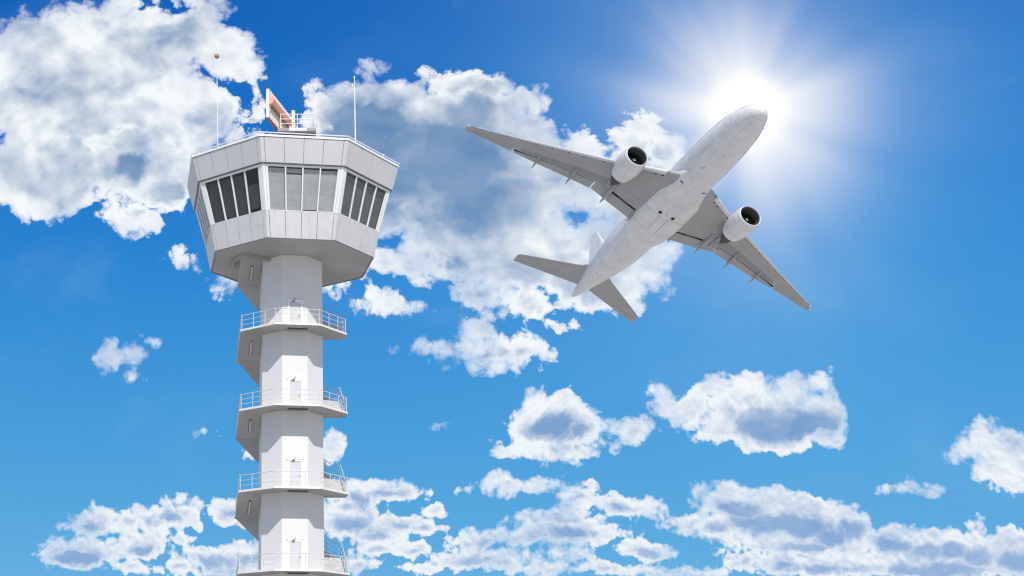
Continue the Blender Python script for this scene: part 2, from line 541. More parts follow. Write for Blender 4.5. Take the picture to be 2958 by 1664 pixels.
M = {}
M['tower_white'] = paint("white_tower_paint", (0.70, 0.687, 0.665), 0.6, 0.03, 0.5, streak=0.05, bump=0.05)
M['slab'] = paint("white_slab_paint", (0.76, 0.745, 0.72), 0.6, 0.05, 0.8, streak=0.08)
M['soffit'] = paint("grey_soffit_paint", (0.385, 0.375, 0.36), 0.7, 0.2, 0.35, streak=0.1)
M['panel'] = paint("pale_cladding_paint", (0.60, 0.592, 0.58), 0.45, 0.03, 0.4, streak=0.03)
M['panel_low'] = paint("weathered_cladding_paint", (0.62, 0.612, 0.60), 0.45, 0.05, 0.6, streak=0.36, sscale=(2.4, 2.4, 0.2))
M['joint'] = paint("cladding_joint", (0.20, 0.20, 0.20), 0.8, 0.1)
M['trim'] = paint("white_trim_paint", (0.82, 0.82, 0.815), 0.45, 0.03)
M['rail'] = paint("grey_rail_paint", (0.62, 0.62, 0.61), 0.4, 0.08, 3.0)
M['rail_white'] = paint("white_rail_paint", (0.82, 0.82, 0.81), 0.4, 0.05, 3.0)
M['door'] = paint("white_door_paint", (0.58, 0.58, 0.57), 0.4, 0.05, 2.0)
M['hardware'] = paint("dark_hardware", (0.10, 0.10, 0.10), 0.4, 0.1, 5.0)
M['lamp_grey'] = paint("grey_lamp_body", (0.30, 0.30, 0.295), 0.5, 0.15, 4.0)
M['lamp_tube'] = paint("lamp_diffuser", (0.52, 0.52, 0.51), 0.35, 0.05, 4.0)
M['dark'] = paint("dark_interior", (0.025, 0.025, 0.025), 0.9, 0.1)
M['stair'] = paint("concrete_stair", (0.55, 0.54, 0.52), 0.75, 0.2, 2.2, streak=0.2)
M['concrete'] = paint("grey_concrete", (0.36, 0.355, 0.34), 0.8, 0.15, 1.0)
M['cream'] = paint("cream_antenna_paint", (0.86, 0.79, 0.69), 0.45, 0.08, 2.0)
M['peach'] = paint("salmon_antenna_paint", (0.88, 0.45, 0.32), 0.45, 0.06, 1.4)
M['maroon'] = paint("dark_red_antenna_paint", (0.42, 0.17, 0.13), 0.5, 0.1, 2.0)
M['ball'] = paint("tan_ball_paint", (0.45, 0.27, 0.14), 0.4, 0.15, 4.0)
M['mast'] = paint("pale_mast_paint", (0.78, 0.76, 0.73), 0.4, 0.06, 3.0)
M['roof'] = paint("grey_roof", (0.40, 0.40, 0.39), 0.85, 0.15, 0.6)
M['glass'] = glass_mat()
M['blind_pale'] = blind_mat("pale_roller_blind", (0.72, 0.72, 0.72))
M['blind_shaded'] = blind_mat("shaded_roller_blind", (0.10, 0.10, 0.10))  # same blind as in front, with side-facet shade put into its colour
M['blind_half_shaded'] = blind_mat("half_shaded_roller_blind", (0.20, 0.20, 0.20))  # same blind again, less shade put into the colour
# ---------------------------------------------------------------- control tower
TD, PHI = 102.03, 0.1218
R_ROOF, Z_ROOF, R_WT, Z_WT, R_WB, Z_WB, R_B, Z_B = 8.069, 43.03, 7.435, 41.01, 6.521, 37.69, 6.119, 35.68
R_S, R_P = 2.315, 4.08
LEVELS = [11.625, 17.45, 23.50, 29.625]
SLAB = 0.15
tower = thing("control_tower", "white octagonal airport control tower with a glazed cab, ring balconies and outside stairs", "control tower", (0, TD, 0))
tower.rotation_euler = (0, 0, PHI)


def ov(R, i, z):
    a = radians(-112.5 + 45 * (i % 8))
    r = R / cos(pi / 8)
    return Vector((r * cos(a), r * sin(a), z))


def fp(k, s, t, Ra, za, Rb, zb, off=0.0):
    """point on facet k, s along it (0..1), t up it (0..1), off along its outward normal"""
    A, B, C, D = ov(Ra, k, za), ov(Ra, k + 1, za), ov(Rb, k, zb), ov(Rb, k + 1, zb)
    p = (A * (1 - s) + B * s) * (1 - t) + (C * (1 - s) + D * s) * t
    if off:
        n = (B - A).cross(C - A).normalized()
        p = p + n * off
    return p


def slab_on(mb, k, s0, s1, t0, t1, g, o0, o1):
    mb.hexa([fp(k, s, t, *g, off=o) for o in (o0, o1) for s, t in ((s0, t0), (s1, t0), (s1, t1), (s0, t1))])


def octo(mb, Ra, za, Rb, zb, ks=range(8)):
    for k in ks:
        mb.add([ov(Ra, k, za), ov(Ra, k + 1, za), ov(Rb, k + 1, zb), ov(Rb, k, zb)], [(0, 1, 2, 3)])


def cap(mb, R, z):
    mb.add([ov(R, i, z) for i in range(8)], [tuple(range(8))])


# shaft
mb = MB()
octo(mb, R_S, -0.5, R_S, Z_B - 0.02)
cap(mb, R_S, Z_B - 0.02)
mb.build("shaft", M['tower_white'], tower)
# plinth at the foot
mb = MB()
octo(mb, R_S + 0.25, -0.5, R_S + 0.25, 0.35)
for k in range(8):
    mb.add([ov(R_S + 0.25, k, 0.35), ov(R_S + 0.25, k + 1, 0.35), ov(R_S + 0.004, k + 1, 0.35), ov(R_S + 0.004, k, 0.35)], [(0, 1, 2, 3)])
mb.build("plinth", M['concrete'], tower)


def panels(mb, g, corner, inset_t=0.0, top_t=1.0, gap=0.018):
    for k in range(8):
        w = (ov(g[0], k, 0) - ov(g[0], k + 1, 0)).length
        c = corner / w
        gs = gap / w
        xs = [0, c] + [c + (1 - 2 * c) * j / 4 for j in (1, 2, 3)] + [1 - c, 1]
        for a, b in zip(xs[:-1], xs[1:]):
            slab_on(mb, k, a + (gs if a > 0 else 0.0), b - (gs if b < 1 else 0.0), inset_t, top_t, g, -0.005, 0.03)


# upper cladding band, window band core, lower cladding band
UP = (R_WT + 0.10, Z_WT, R_ROOF, Z_ROOF)
LOW = (R_B, Z_B, R_WB, Z_WB)
WIN = (R_WB - 0.03, Z_WB, R_WT - 0.05, Z_WT)
mb = MB()
mb.cur = 1
octo(mb, UP[0], UP[1], UP[2], UP[3])
for k in range(8):
    mb.add([ov(UP[0], k, UP[1]), ov(UP[0], k + 1, UP[1]), ov(R_WT - 0.5, k + 1, UP[1]), ov(R_WT - 0.5, k, UP[1])], [(0, 1, 2, 3)])
mb.cur = 0
panels(mb, UP, 0.30, 0.035, 0.93)
mb.build("upper_cladding", [M['panel'], M['joint']], tower)
mb = MB()
for k in range(8):      # coping along the roof edge
    mb.hexa([ov(R_ROOF + o, k + j, z) for z in (Z_ROOF - 0.11, Z_ROOF + 0.04) for o, j in ((-0.35, 0), (0.05, 0), (0.05, 1), (-0.35, 1))])
mb.build("coping", M['trim'], tower)
mb = MB()
mb.cur = 1
octo(mb, LOW[0], LOW[1], LOW[2], LOW[3])
for k in range(8):
    mb.add([ov(LOW[2], k, LOW[3]), ov(LOW[2], k + 1, LOW[3]), ov(LOW[2] - 0.6, k + 1, LOW[3]), ov(LOW[2] - 0.6, k, LOW[3])], [(0, 1, 2, 3)])
mb.cur = 0
panels(mb, LOW, 0.24, 0.0, 0.985)
mb.build("lower_cladding", [M['panel_low'], M['joint']], tower)
# underside of the cab, with a thin dark drip edge and the framed stair opening
mb = MB()
mb.cur = 0
for k in range(8):
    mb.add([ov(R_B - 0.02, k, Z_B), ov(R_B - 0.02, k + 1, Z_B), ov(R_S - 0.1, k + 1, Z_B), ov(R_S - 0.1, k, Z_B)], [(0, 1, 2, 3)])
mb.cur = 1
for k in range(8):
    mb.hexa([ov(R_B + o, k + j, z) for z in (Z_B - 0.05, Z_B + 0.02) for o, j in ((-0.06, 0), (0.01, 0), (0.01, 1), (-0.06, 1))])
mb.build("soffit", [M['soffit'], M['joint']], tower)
# roof deck and floor/ceiling of the glazed room
mb = MB()
cap(mb, R_ROOF - 0.3, Z_ROOF - 0.25)
mb.build("roof", M['roof'], tower)
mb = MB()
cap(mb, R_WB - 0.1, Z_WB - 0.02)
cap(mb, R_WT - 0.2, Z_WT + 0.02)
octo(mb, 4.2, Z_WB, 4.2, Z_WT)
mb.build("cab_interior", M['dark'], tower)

# window frames and windows
for k in range(8):
    w = (ov(WIN[0], k, 0) - ov(WIN[0], k + 1, 0)).length
    c = 0.36 / w
    mb = MB()
    slab_on(mb, k, 0.0, c * 0.52, 0.0, 1.0, WIN, -0.10, 0.05)
    slab_on(mb, k, 1 - c * 0.52, 1, 0.0, 1.0, WIN, -0.10, 0.05)
    slab_on(mb, k, c * 0.56, c, 0.0, 1.0, WIN, -0.10, 0.035)
    slab_on(mb, k, 1 - c, 1 - c * 0.56, 0.0, 1.0, WIN, -0.10, 0.035)
    hw = 0.042 / w
    xs = [c + (1 - 2 * c) * j / 4 for j in range(5)]
    for x in xs[1:4]:
        slab_on(mb, k, x - hw, x + hw, 0.016, 0.955, WIN, -0.10, 0.045)
    slab_on(mb, k, c, 1 - c, 0.0, 0.016, WIN, -0.10, 0.03)
    slab_on(mb, k, c, 1 - c, 0.955, 1.0, WIN, -0.10, 0.03)
    mb.build("window_frame", M['trim'], tower)
    if k in (3, 4, 5):
        mb = MB()
        slab_on(mb, k, c, 1 - c, 0.016, 0.955, WIN, -0.05, -0.04)
        mb.build("window", M['glass'], tower)
        mb = MB()
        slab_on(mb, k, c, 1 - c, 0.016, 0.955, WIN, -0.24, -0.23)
        mb.build("blind", M['blind_half_shaded'], tower)
        continue
    for j in range(4):
        a, b = xs[j] + hw * (j > 0), xs[j + 1] - hw * (j < 3)
        mb = MB()
        slab_on(mb, k, a, b, 0.016, 0.955, WIN, -0.05, -0.04)
        wn = mb.build("window", M['glass'], tower)
        mb = MB()
        t0, t1 = 0.016, 0.90
        bm_ = M['blind_pale'] if k == 0 else (M['blind_half_shaded'] if k in (1, 2) else M['blind_shaded'])
        if k == 0:
            t0 = (0.016, 0.016, 0.045, 0.016)[j]
            t1 = (0.93, 0.80, 0.925, 0.91)[j]
        if k == 7 and j == 3:
            t0, t1 = 0.10, 0.62
            wn['label'] = "window with its blind partly raised"
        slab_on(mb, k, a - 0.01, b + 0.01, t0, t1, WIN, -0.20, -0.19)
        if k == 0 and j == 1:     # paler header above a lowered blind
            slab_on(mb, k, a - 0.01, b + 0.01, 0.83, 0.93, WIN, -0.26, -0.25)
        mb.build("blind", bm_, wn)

# guard pipe round the roof edge
mb = MB()
ring = [ov(R_ROOF + 0.03, i, Z_ROOF + 0.20) for i in range(8)]
for i in range(8):
    mb.tube(ring[i], ring[(i + 1) % 8], 0.042, 8)
    mb.ball(ring[i], 0.05, 8, 6)
    for s in (0.12, 0.68):
        p = ring[i].lerp(ring[(i + 1) % 8], s)
        mb.tube(p - Vector((0, 0, 0.2)), p, 0.03, 6)
        if s > 0.5:
            mb.ball(p, 0.10, 10, 6)
mb.build("roof_rail", M['rail_white'], tower, smooth=True)


# --- balconies
def radial(k, s, R):
    return ov(R, k, 0).lerp(ov(R, k + 1, 0), s)


FLAT_R = 0.33


def balcony(z):
    mb = MB()
    zt = z + SLAB
    segs = [(7, 0, 1), (0, 0, 1), (1, 0, 1), (2, 0, FLAT_R)]
    for k, a, b in segs:
        i0, i1, o0, o1 = radial(k, a, R_S + 0.003), radial(k, b, R_S + 0.003), radial(k, a, R_P), radial(k, b, R_P)
        U = lambda p, h: Vector((p.x, p.y, h))
        mb.cur = 0
        mb.add([U(i0, zt), U(i1, zt), U(o1, zt), U(o0, zt)], [(0, 1, 2, 3)])
        mb.add([U(o0, z), U(o1, z), U(o1, zt), U(o0, zt)], [(0, 1, 2, 3)])
        mb.cur = 1
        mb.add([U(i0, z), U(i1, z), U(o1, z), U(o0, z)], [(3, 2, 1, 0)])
    mb.cur = 0
    for k, s in ((7, 0), (2, FLAT_R)):
        i, o = radial(k, s, R_S + 0.003), radial(k, s, R_P)
        mb.add([U(i, z), U(o, z), U(o, zt), U(i, zt)], [(0, 1, 2, 3)])
    return mb.build("balcony", [M['slab'], M['soffit']], tower)


RAIL_H = (0.36, 0.72, 1.10)


def rail_run(mb, pts, posts, r=0.021, rp=0.024):
    """pts: floor-level polyline of the rail; posts: floor points that carry a post"""
    for h in RAIL_H:
        rr = r * (1.25 if h == RAIL_H[-1] else 0.85)
        for a, b in zip(pts[:-1], pts[1:]):
            mb.tube(a + Vector((0, 0, h)), b + Vector((0, 0, h)), rr, 6)
        for a in pts[1:-1]:
            mb.ball(a + Vector((0, 0, h)), rr, 6, 4)
    for p in posts:
        mb.tube(p - Vector((0, 0, 0.03)), p + Vector((0, 0, RAIL_H[-1])), rp, 6)


def lift(p, z):
    return Vector((p.x, p.y, z))


def balcony_rail(z, parent):
    mb = MB()
    R = R_P - 0.09
    zt = z + SLAB
    q = lambda k, s: lift(radial(k, s, R), zt)
    pts = [q(7, 0.02), q(0, 0), q(1, 0), q(2, 0), q(2, FLAT_R)]
    posts = [q(7, s) for s in (0.02, 0.36, 0.70)] + [q(0, s) for s in (0.0, 0.333, 0.667)] + [q(1, s) for s in (0.0, 0.36, 0.70)] + [q(2, 0), q(2, FLAT_R)]
    rail_run(mb, pts, posts)
    return mb.build("railing", M['rail'], parent, smooth=True)


def balcony_lamp(z, parent):
    mb = MB()
    mb.box((0.12, -(R_S + 0.78), z - 0.05), (1.5, 0.22, 0.10))
    mb.cur = 1
    mb.box((0.12, -(R_S + 0.78), z - 0.115), (1.38, 0.15, 0.03))
    return mb.build("tube_lamp", [M['hardware'], M['lamp_grey']], parent)


# --- one storey of stairs round the back: (facet, s, height) break points
def stair(z0, z1, top=False):
    H = z1 - z0
    a, b = 1.40 / 5.95 * H, 1.55 / 5.95 * H
    seq = [(2, FLAT_R, 0), (2, 0.95, a), (2, 1, a), (3, 0.0, a), (3, 0.16, a), (3, 0.92, a + b), (3, 1, a + b), (4, 0, a + b), (4, 1, a + b),
           (5, 0, a + b), (5, 0.06, a + b), (5, 0.93, a + 2 * b), (5, 1, a + 2 * b), (6, 0, a + 2 * b), (6, 0.20, a + 2 * b), (6, 1, H)]
    mb = MB()
    TH = 0.17
    U = lift
    base = z0 + SLAB
    outer = []
    for (k0, s0, h0), (k1, s1, h1) in zip(seq[:-1], seq[1:]):
        if k0 != k1:
            continue
        L = (radial(k0, s0, R_P) - radial(k0, s1, R_P)).length
        if L < 1e-4:
            continue
        rise = h1 - h0
        n = 1 if rise < 0.05 else round(rise / 0.175)
        for j in range(n):
            sa, sb = s0 + (s1 - s0) * j / n, s0 + (s1 - s0) * (j + 1) / n
            ha = h0 + rise * j / n
            hb = h0 + rise * (j + 1) / n
            top_h = hb if n > 1 else h0
            ia, ib, oa, ob = radial(k0, sa, R_S + 0.003), radial(k0, sb, R_S + 0.003), radial(k0, sa, R_P - 0.02), radial(k0, sb, R_P - 0.02)
            th = TH + (0.04 if n > 1 else 0)
            mb.cur = 0
            zt = base + top_h
            za, zb = base + ha - th, base + hb - th
            zprev = base + ha
            mb.add([U(ia, zt), U(ib, zt), U(ob, zt), U(oa, zt)], [(0, 1, 2, 3)])
            mb.add([U(ia, za if j == 0 else zprev), U(oa, za if j == 0 else zprev), U(oa, zt), U(ia, zt)], [(0, 1, 2, 3)])
            mb.add([U(oa, za), U(ob, zb), U(ob, zt), U(oa, zt)], [(0, 1, 2, 3)])
            mb.add([U(ia, za), U(ib, zb), U(ib, zt), U(ia, zt)], [(0, 1, 2, 3)])
            if j == n - 1:
                mb.add([U(ib, zb), U(ob, zb), U(ob, zt), U(ib, zt)], [(0, 1, 2, 3)])
            mb.cur = 1
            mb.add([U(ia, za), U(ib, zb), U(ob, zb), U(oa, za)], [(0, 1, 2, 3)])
    st = mb.build("stair", [M['stair'], M['soffit']], tower)
    # outer railing
    R = R_P - 0.10
    pts, posts = [], []
    for (k0, s0, h0), (k1, s1, h1) in zip(seq[:-1], seq[1:]):
        p0, p1 = lift(radial(k0, s0, R), base + h0 + 0.08), lift(radial(k1, s1, R), base + h1 + 0.08)
        if not pts:
            pts.append(p0)
        if (p1 - p0).length > 1e-3:
            pts.append(p1)
            m = max(1, round((p1 - p0).length / 1.1))
            posts += [p0.lerp(p1, j / m) for j in range(m)]
    if top:
        pts = pts[:-2]
        posts = posts[:-4]
    mb = MB()
    rail_run(mb, pts, posts)
    mb.build("stair_railing", M['rail'], st, smooth=True)
    # tube lamp on the soffit of the last flight (facet 6)
    k = 6
    sa, sb = 0.36, 0.80
    hA = lambda s: base + (a + 2 * b) + (H - a - 2 * b) * (s - 0.20) / 0.80 - TH - 0.04
    Rm = R_S + (R_P - R_S) * 0.46
    A, B = lift(radial(k, sa, Rm), hA(sa)), lift(radial(k, sb, Rm), hA(sb))
    d = (B - A).normalized()
    side = Vector((1, 0, 0)) - d * d.x
    side.normalize()
    nn = d.cross(side)
    if nn.z > 0:
        nn = -nn
    mb = MB()

    def bar(p, q, w, t0, t1):
        mb.hexa([x + side * (w * e) + nn * t for t in (t0, t1) for x, e in ((p, -1), (p, 1), (q, 1), (q, -1))])
    bar(A, B, 0.10, 0.004, 0.05)
    mb.cur = 1
    bar(A + d * 0.05, B - d * 0.05, 0.07, 0.05, 0.115)
    mb.build("tube_lamp", [M['hardware'], M['lamp_tube']], st)
    return st


def door(z, dx=0.0):
    """door on the front facet, a little proud of it"""
    zt = z + SLAB
    y = -R_S
    mb = MB()
    w, h, f = 0.86, 2.12, 0.14
    mb.box((dx - w / 2 - f / 2, y - 0.03, zt + (h + f) / 2), (f, 0.054, h + f))
    mb.box((dx + w / 2 + f / 2, y - 0.03, zt + (h + f) / 2), (f, 0.054, h + f))
    mb.box((dx, y - 0.03, zt + h + f / 2), (w - 0.004, 0.050, f))
    mb.box((dx, y - 0.04, zt + h + f + 0.024), (w + 2 * f + 0.10, 0.075, 0.045))
    fr = mb.build("door_frame", M['trim'], tower)
    mb = MB()
    mb.box((dx, y - 0.014, zt + h / 2 + 0.02), (w - 0.03, 0.02, h - 0.05))
    dr = mb.build("door", M['door'], tower)
    mb = MB()
    mb.box((dx + w / 2 - 0.10, y - 0.036, zt + 1.02), (0.035, 0.02, 0.14))
    mb.tube((dx + w / 2 - 0.10, y - 0.046, zt + 1.03), (dx + w / 2 - 0.10, y - 0.09, zt + 1.03), 0.014, 6)
    mb.tube((dx + w / 2 - 0.10, y - 0.085, zt + 1.03), (dx + w / 2 - 0.23, y - 0.085, zt + 1.03), 0.010, 6)
    mb.build("door_handle", M['hardware'], dr)
    mb = MB()
    mb.box((dx - 0.16, y - 0.085, zt + h + 0.05), (0.24, 0.08, 0.055))
    mb.tube((dx - 0.10, y - 0.08, zt + h + 0.08), (dx - 0.02, y - 0.16, zt + h + 0.26), 0.016, 6)
    mb.ball((dx - 0.02, y - 0.16, zt + h + 0.27), 0.035, 8, 6)
    mb.build("door_lamp", M['hardware'], fr)


for i, z in enumerate(LEVELS):
    b = balcony(z)
    balcony_rail(z, b)
    balcony_lamp(z, b)
    door(z, 0.03)
    stair(z, LEVELS[i + 1] if i < 3 else Z_B - SLAB + 0.12, top=(i == 3))
# bottom storey of stairs that leads up to the first balcony
stair(LEVELS[0] - 5.9, LEVELS[0])
# framed opening in the cab underside above the last flight
mb = MB()
zf = Z_B - 0.30
pl = [radial(7, 0.42, R_S + 0.02), radial(7, 0.20, R_P + 0.42), radial(6, 0.72, R_P + 0.62), radial(6, 0.30, R_P + 0.55), radial(6, 0.30, R_P + 0.40), radial(6, 0.72, R_P + 0.47), radial(7, 0.17, R_P + 0.28), radial(7, 0.30, R_S + 0.02)]
mb.prism([lift(p, zf) for p in pl], (0, 0, 0.297))
mb.build("stair_hood", M['soffit'], tower)

# ---------------------------------------------------------------- things on the tower roof
rot = Matrix.Rotation(PHI, 3, 'Z')


def roof_mast_point(px, py, k, inset):
    """world point on the roof edge seen at this pixel, moved inwards"""
    d = pix_dir(px, py)
    n = rot @ Vector((cos(radians(-90 + 45 * k)), sin(radians(-90 + 45 * k)), 0))
    c0 = Vector((0, TD, 0))
    o = Vector((0, 0, EYE))
    t = (R_ROOF - inset - n.dot(o - c0)) / n.dot(d)
    return o + d * t


# ball-topped mast at the left
p = roof_mast_point(629.5, 424, -1, 0.25)
top = place_on_depth(626.4, 166, p.y)
bm0 = thing("antenna_mast", "thin white mast topped by a tan ball, left of the radar antenna", "mast", (p.x, p.y, Z_ROOF - 0.25))
off = Vector(bm0.location)
mb = MB()
mb.tube((0, 0, 0), top - off, 0.034, 8, 0.024)
for f in (0.45, 0.72):
    q_ = (top - off) * f
    mb.tube(q_, q_ * 1.02, 0.06, 8)
mb.box((0, 0, 0.03), (0.35, 0.35, 0.06))
mb.build("pole", M['mast'], bm0, smooth=True)
mb = MB()
mb.ball(top - off + Vector((0, 0, 0.12)), 0.205, 20, 12)
mb.build("ball", M['ball'], bm0, smooth=True, sharp=80)
# plain mast at the right
p = roof_mast_point(1026.8, 410, 1, 0.30)
top = place_on_depth(1023.5, 226, p.y)
bm1 = thing("antenna_mast", "white pole with a small bracketed fixture near its tip, right of the radar antenna", "mast", (p.x, p.y, Z_ROOF - 0.25))
off = Vector(bm1.location)
tp = top - off
mb = MB()
mb.tube((0, 0, 0), tp * 0.55, 0.062, 10, 0.052)
mb.tube(tp * 0.55, tp, 0.045, 10, 0.036)
mb.tube(tp, tp + Vector((0, 0, 0.16)), 0.06, 10)
mb.box((0, 0, 0.03), (0.4, 0.4, 0.06))
mb.build("pole", M['mast'], bm1, smooth=True)
mb = MB()
q_ = tp * 0.80
mb.tube(q_, q_ + Vector((-0.17, -0.05, 0.42)), 0.022, 6)
mb.tube(q_ + Vector((-0.17, -0.05, 0.40)), q_ + Vector((-0.17, -0.05, 0.50)), 0.07, 8, 0.09)
mb.tube(q_ + Vector((-0.17, -0.05, 0.50)), q_ + Vector((-0.17, -0.05, 0.70)), 0.06, 8)
mb.build("fixture", M['rail_white'], bm1, smooth=True)

# radar antenna on its pedestal
zr = 46.72
p = place_on_depth(856.5, 393.0, TD)
rad = thing("radar_antenna", "cream and salmon slatted radar antenna on a railed pedestal on the tower roof", "radar antenna", (p.x, TD, Z_ROOF - 0.25))
off = Vector(rad.location)
zs = p.z - off.z        # height of the pedestal deck above the roof
mb = MB()
for sx in (-1.05, 1.05):
    for sy in (-0.9, 0.9):
        mb.tube((sx, sy, 0), (sx, sy, zs - 0.3), 0.09, 8)
mb.box((0, 0, zs / 2), (0.9, 0.9, zs - 0.6))
mb.build("pedestal", M['concrete'], rad)
mb = MB()
mb.cur = 1
mb.box((0, 0, zs - 0.20), (3.1, 2.6, 0.16))
mb.cur = 0
mb.box((-1.05, 0, zs + 0.02), (0.9, 2.5, 0.27))
mb.box((1.20, 0, zs + 0.02), (0.7, 2.5, 0.27))
mb.cur = 2
mb.box((0.12, 0, zs + 0.03), (1.40, 2.56, 0.25))
mb.build("deck", [M['concrete'], M['hardware'], M['trim']], rad)
# railing of the deck
mb = MB()
x0, x1, yb = -1.28, 1.40, 1.2
zb_ = zs + 0.15
H3 = (0.40, 0.80, 1.22)
for h in H3:
    mb.path([Vector(q) for q in ((x0, yb, zb_ + h), (x0, -yb, zb_ + h), (x1, -yb, zb_ + h), (x1, yb, zb_ + h))], 0.034, 8)
for q in ((x0, -yb), (x1, -yb), (x0, yb), (x1, yb), (0.06, -yb)):
    mb.tube((q[0], q[1], zb_ - 0.1), (q[0], q[1], zb_ + 1.22), 0.034, 8)
# ladder hoop at the right end
for yy in (-0.75, -0.25):
    mb.path([Vector(q) for q in ((1.45, yy, zb_ + 0.98), (1.66, yy, zb_ + 0.98), (1.76, yy, zb_ + 0.90), (1.78, yy, zb_ + 0.7), (1.78, yy, zb_ - 0.8))], 0.032, 8)
for h in (0.0, 0.28, 0.56):
    mb.tube((1.78, -0.75, zb_ + h), (1.78, -0.25, zb_ + h), 0.028, 6)
    mb.tube((1.45, -0.75, zb_ + h), (1.78, -0.75, zb_ + h), 0.028, 6)
mb.tube((x1 - 0.25, -yb + 0.5, zb_ - 0.05), (x1 - 0.08, -yb + 0.1, zb_ + 0.62), 0.04, 6)
mb.build("deck_railing", M['rail_white'], rad, smooth=True)

# the array itself: lies almost along the line of sight, near end at the left
near = place_on_depth(773.5, 298.0, TD - 3.0) - off      # middle of the near end
far = place_on_depth(846.0, 366.0, TD + 3.0) - off
far.z = near.z
ax = (far - near)
La = ax.length
ax.normalize()
sd_ = ax.cross(Vector((0, 0, 1))).normalized()            # towards the right of the picture
if sd_.x < 0:
    sd_ = -sd_
UPV = Vector((0, 0, 1))


def ap(l, s, h):
    return near + ax * l + sd_ * s + UPV * h


def abox(mb, l0, l1, s0, s1, h0, h1):
    mb.hexa([ap(l, s, h) for h in (h0, h1) for l, s in ((l0, s0), (l1, s0), (l1, s1), (l0, s1))])


HA = 1.22
mb = MB()
abox(mb, -0.06, 0.30, -0.12, 0.12, -HA, HA)
n = 26
for j in range(1, n):
    l = 0.30 + (La - 0.3) * j / n
    abox(mb, l, l + (La - 0.3) / n * 0.52, -0.10, 0.10, -HA + 0.04, HA - 0.02 + (0.05 if j % 2 else 0.0))
mb.build("array", M['cream'], rad)
mb = MB()
for h in (-HA * 0.75, -0.02, HA * 0.75):
    abox(mb, 0.2, La, -0.05, 0.02, h - 0.05, h + 0.05)
abox(mb, 0.1, La, -0.14, 0.13, -HA - 0.07, -HA)
mb.build("lower_frame", M['maroon'], rad)
mb = MB()          # salmon feed beam, a flattened hexagon running along the array
prof = [(0.11, 0.62), (0.32, 0.68), (0.50, 0.28), (0.40, 0.02), (0.22, -0.10), (0.11, -0.08)]
mb.cur = 0
ra, rb = [ap(0.02, s, h) for s, h in prof], [ap(La, s, h) for s, h in prof]
mb.loft([ra, rb])
mb.build("feed_beam", M['peach'], rad)
mb = MB()
abox(mb, 0.05, La, 0.105, 0.30, -0.20, -0.085)
mb.build("beam_skirt", M['maroon'], rad)
# upright post beside the far end, cream with salmon edges
q_ = place_on_depth(847.2, 345.0, TD + 0.6) - off
mb = MB()
h0, h1 = zs + 0.15, q_.z + 0.75
mb.box((q_.x, q_.y, (h0 + h1) / 2), (0.17, 0.30, h1 - h0))
mb.tube((q_.x - 0.10, q_.y - 0.12, h0), (q_.x - 0.10, q_.y - 0.12, h1 - 0.03), 0.045, 8)
mb.tube((q_.x + 0.10, q_.y - 0.12, h0), (q_.x + 0.10, q_.y - 0.12, h1 - 0.03), 0.045, 8)
mb.build("feed_post", M['cream'], rad)
mb = MB()
mb.box((q_.x, q_.y - 0.155, (h0 + h1) / 2), (0.05, 0.02, h1 - h0 - 0.1))
mb.box((q_.x - 0.22, q_.y, zs + 0.62), (0.26, 0.3, 0.9))
mb.tube((0, 0, zs), (0, 0, zs + 0.5), 0.5, 20, 0.42)
mb.build("drive_housing", M['peach'], rad)

# ---------------------------------------------------------------- ground
m, T, b, out = new_mat("pale_airfield_concrete")
co = T.n('ShaderNodeTexCoord').outputs['Object']
n = T.noise(co, 0.05, 8, 0.6)
n2 = T.noise(co, 1.5, 6, 0.6)
br = T.n('ShaderNodeTexBrick')
br.offset = 0.0
T.put(br.inputs['Vector'], co)
br.inputs['Scale'].default_value = 1.0
br.inputs['Brick Width'].default_value = 7.5
br.inputs['Row Height'].default_value = 7.5
br.inputs['Mortar Size'].default_value = 0.03
br.inputs['Color1'].default_value = (0.47, 0.46, 0.44, 1)
br.inputs['Color2'].default_value = (0.43, 0.42, 0.40, 1)
br.inputs['Mortar'].default_value = (0.12, 0.12, 0.11, 1)
f = T.m('MULTIPLY', T.rng(n, 0.3, 0.7, 0.9, 1.05), T.rng(n2, 0.3, 0.7, 0.92, 1.04))
T.put(b.inputs['Base Color'], T.v('SCALE', br.outputs[0], scale=f))
b.inputs['Roughness'].default_value = 0.85
M['ground'] = m
mb = MB()
N_ = 96
mb.add([(15000 * cos(2 * pi * i / N_), 15000 * sin(2 * pi * i / N_) + 100, 0) for i in range(N_)], [tuple(range(N_))])
g = mb.build("ground", M['ground'])
g['kind'] = "structure"
g['label'] = "pale concrete airfield ground under the tower"
# ---------------------------------------------------------------- airliner
M['plane_white'] = paint("white_aircraft_paint", (0.79, 0.768, 0.742), 0.32, 0.10, 0.45, streak=0.16, coat=0.3, sscale=(0.25, 1.4, 1.4))
M['plane_grey'] = paint("grey_wing_paint", (0.40, 0.393, 0.382), 0.42, 0.09, 0.4, streak=0.10, sscale=(0.5, 0.2, 0.5))
M['plane_grey_dark'] = paint("dark_grey_wing_paint", (0.29, 0.29, 0.29), 0.45, 0.10, 0.5, streak=0.1, sscale=(0.5, 0.2, 0.5))
M['oval'] = paint("dull_access_panel_paint", (0.31, 0.31, 0.31), 0.5, 0.2, 0.9)
M['slat'] = paint("bare_slat_metal", (0.70, 0.70, 0.70), 0.35, 0.06, 0.8)
M['seam'] = paint("panel_seam", (0.30, 0.30, 0.295), 0.7, 0.1)
M['seam_faint'] = paint("faint_panel_seam", (0.56, 0.56, 0.55), 0.6, 0.1)
M['cove'] = paint("shaded_flap_cove", (0.03, 0.03, 0.03), 0.9, 0.1)  # near-black colour paints in the shade of the flap gap
M['hole'] = paint("dark_opening", (0.02, 0.02, 0.02), 0.8, 0.1)
M['intake'] = paint("dark_intake_liner", (0.11, 0.11, 0.115), 0.6, 0.08, 3.0)
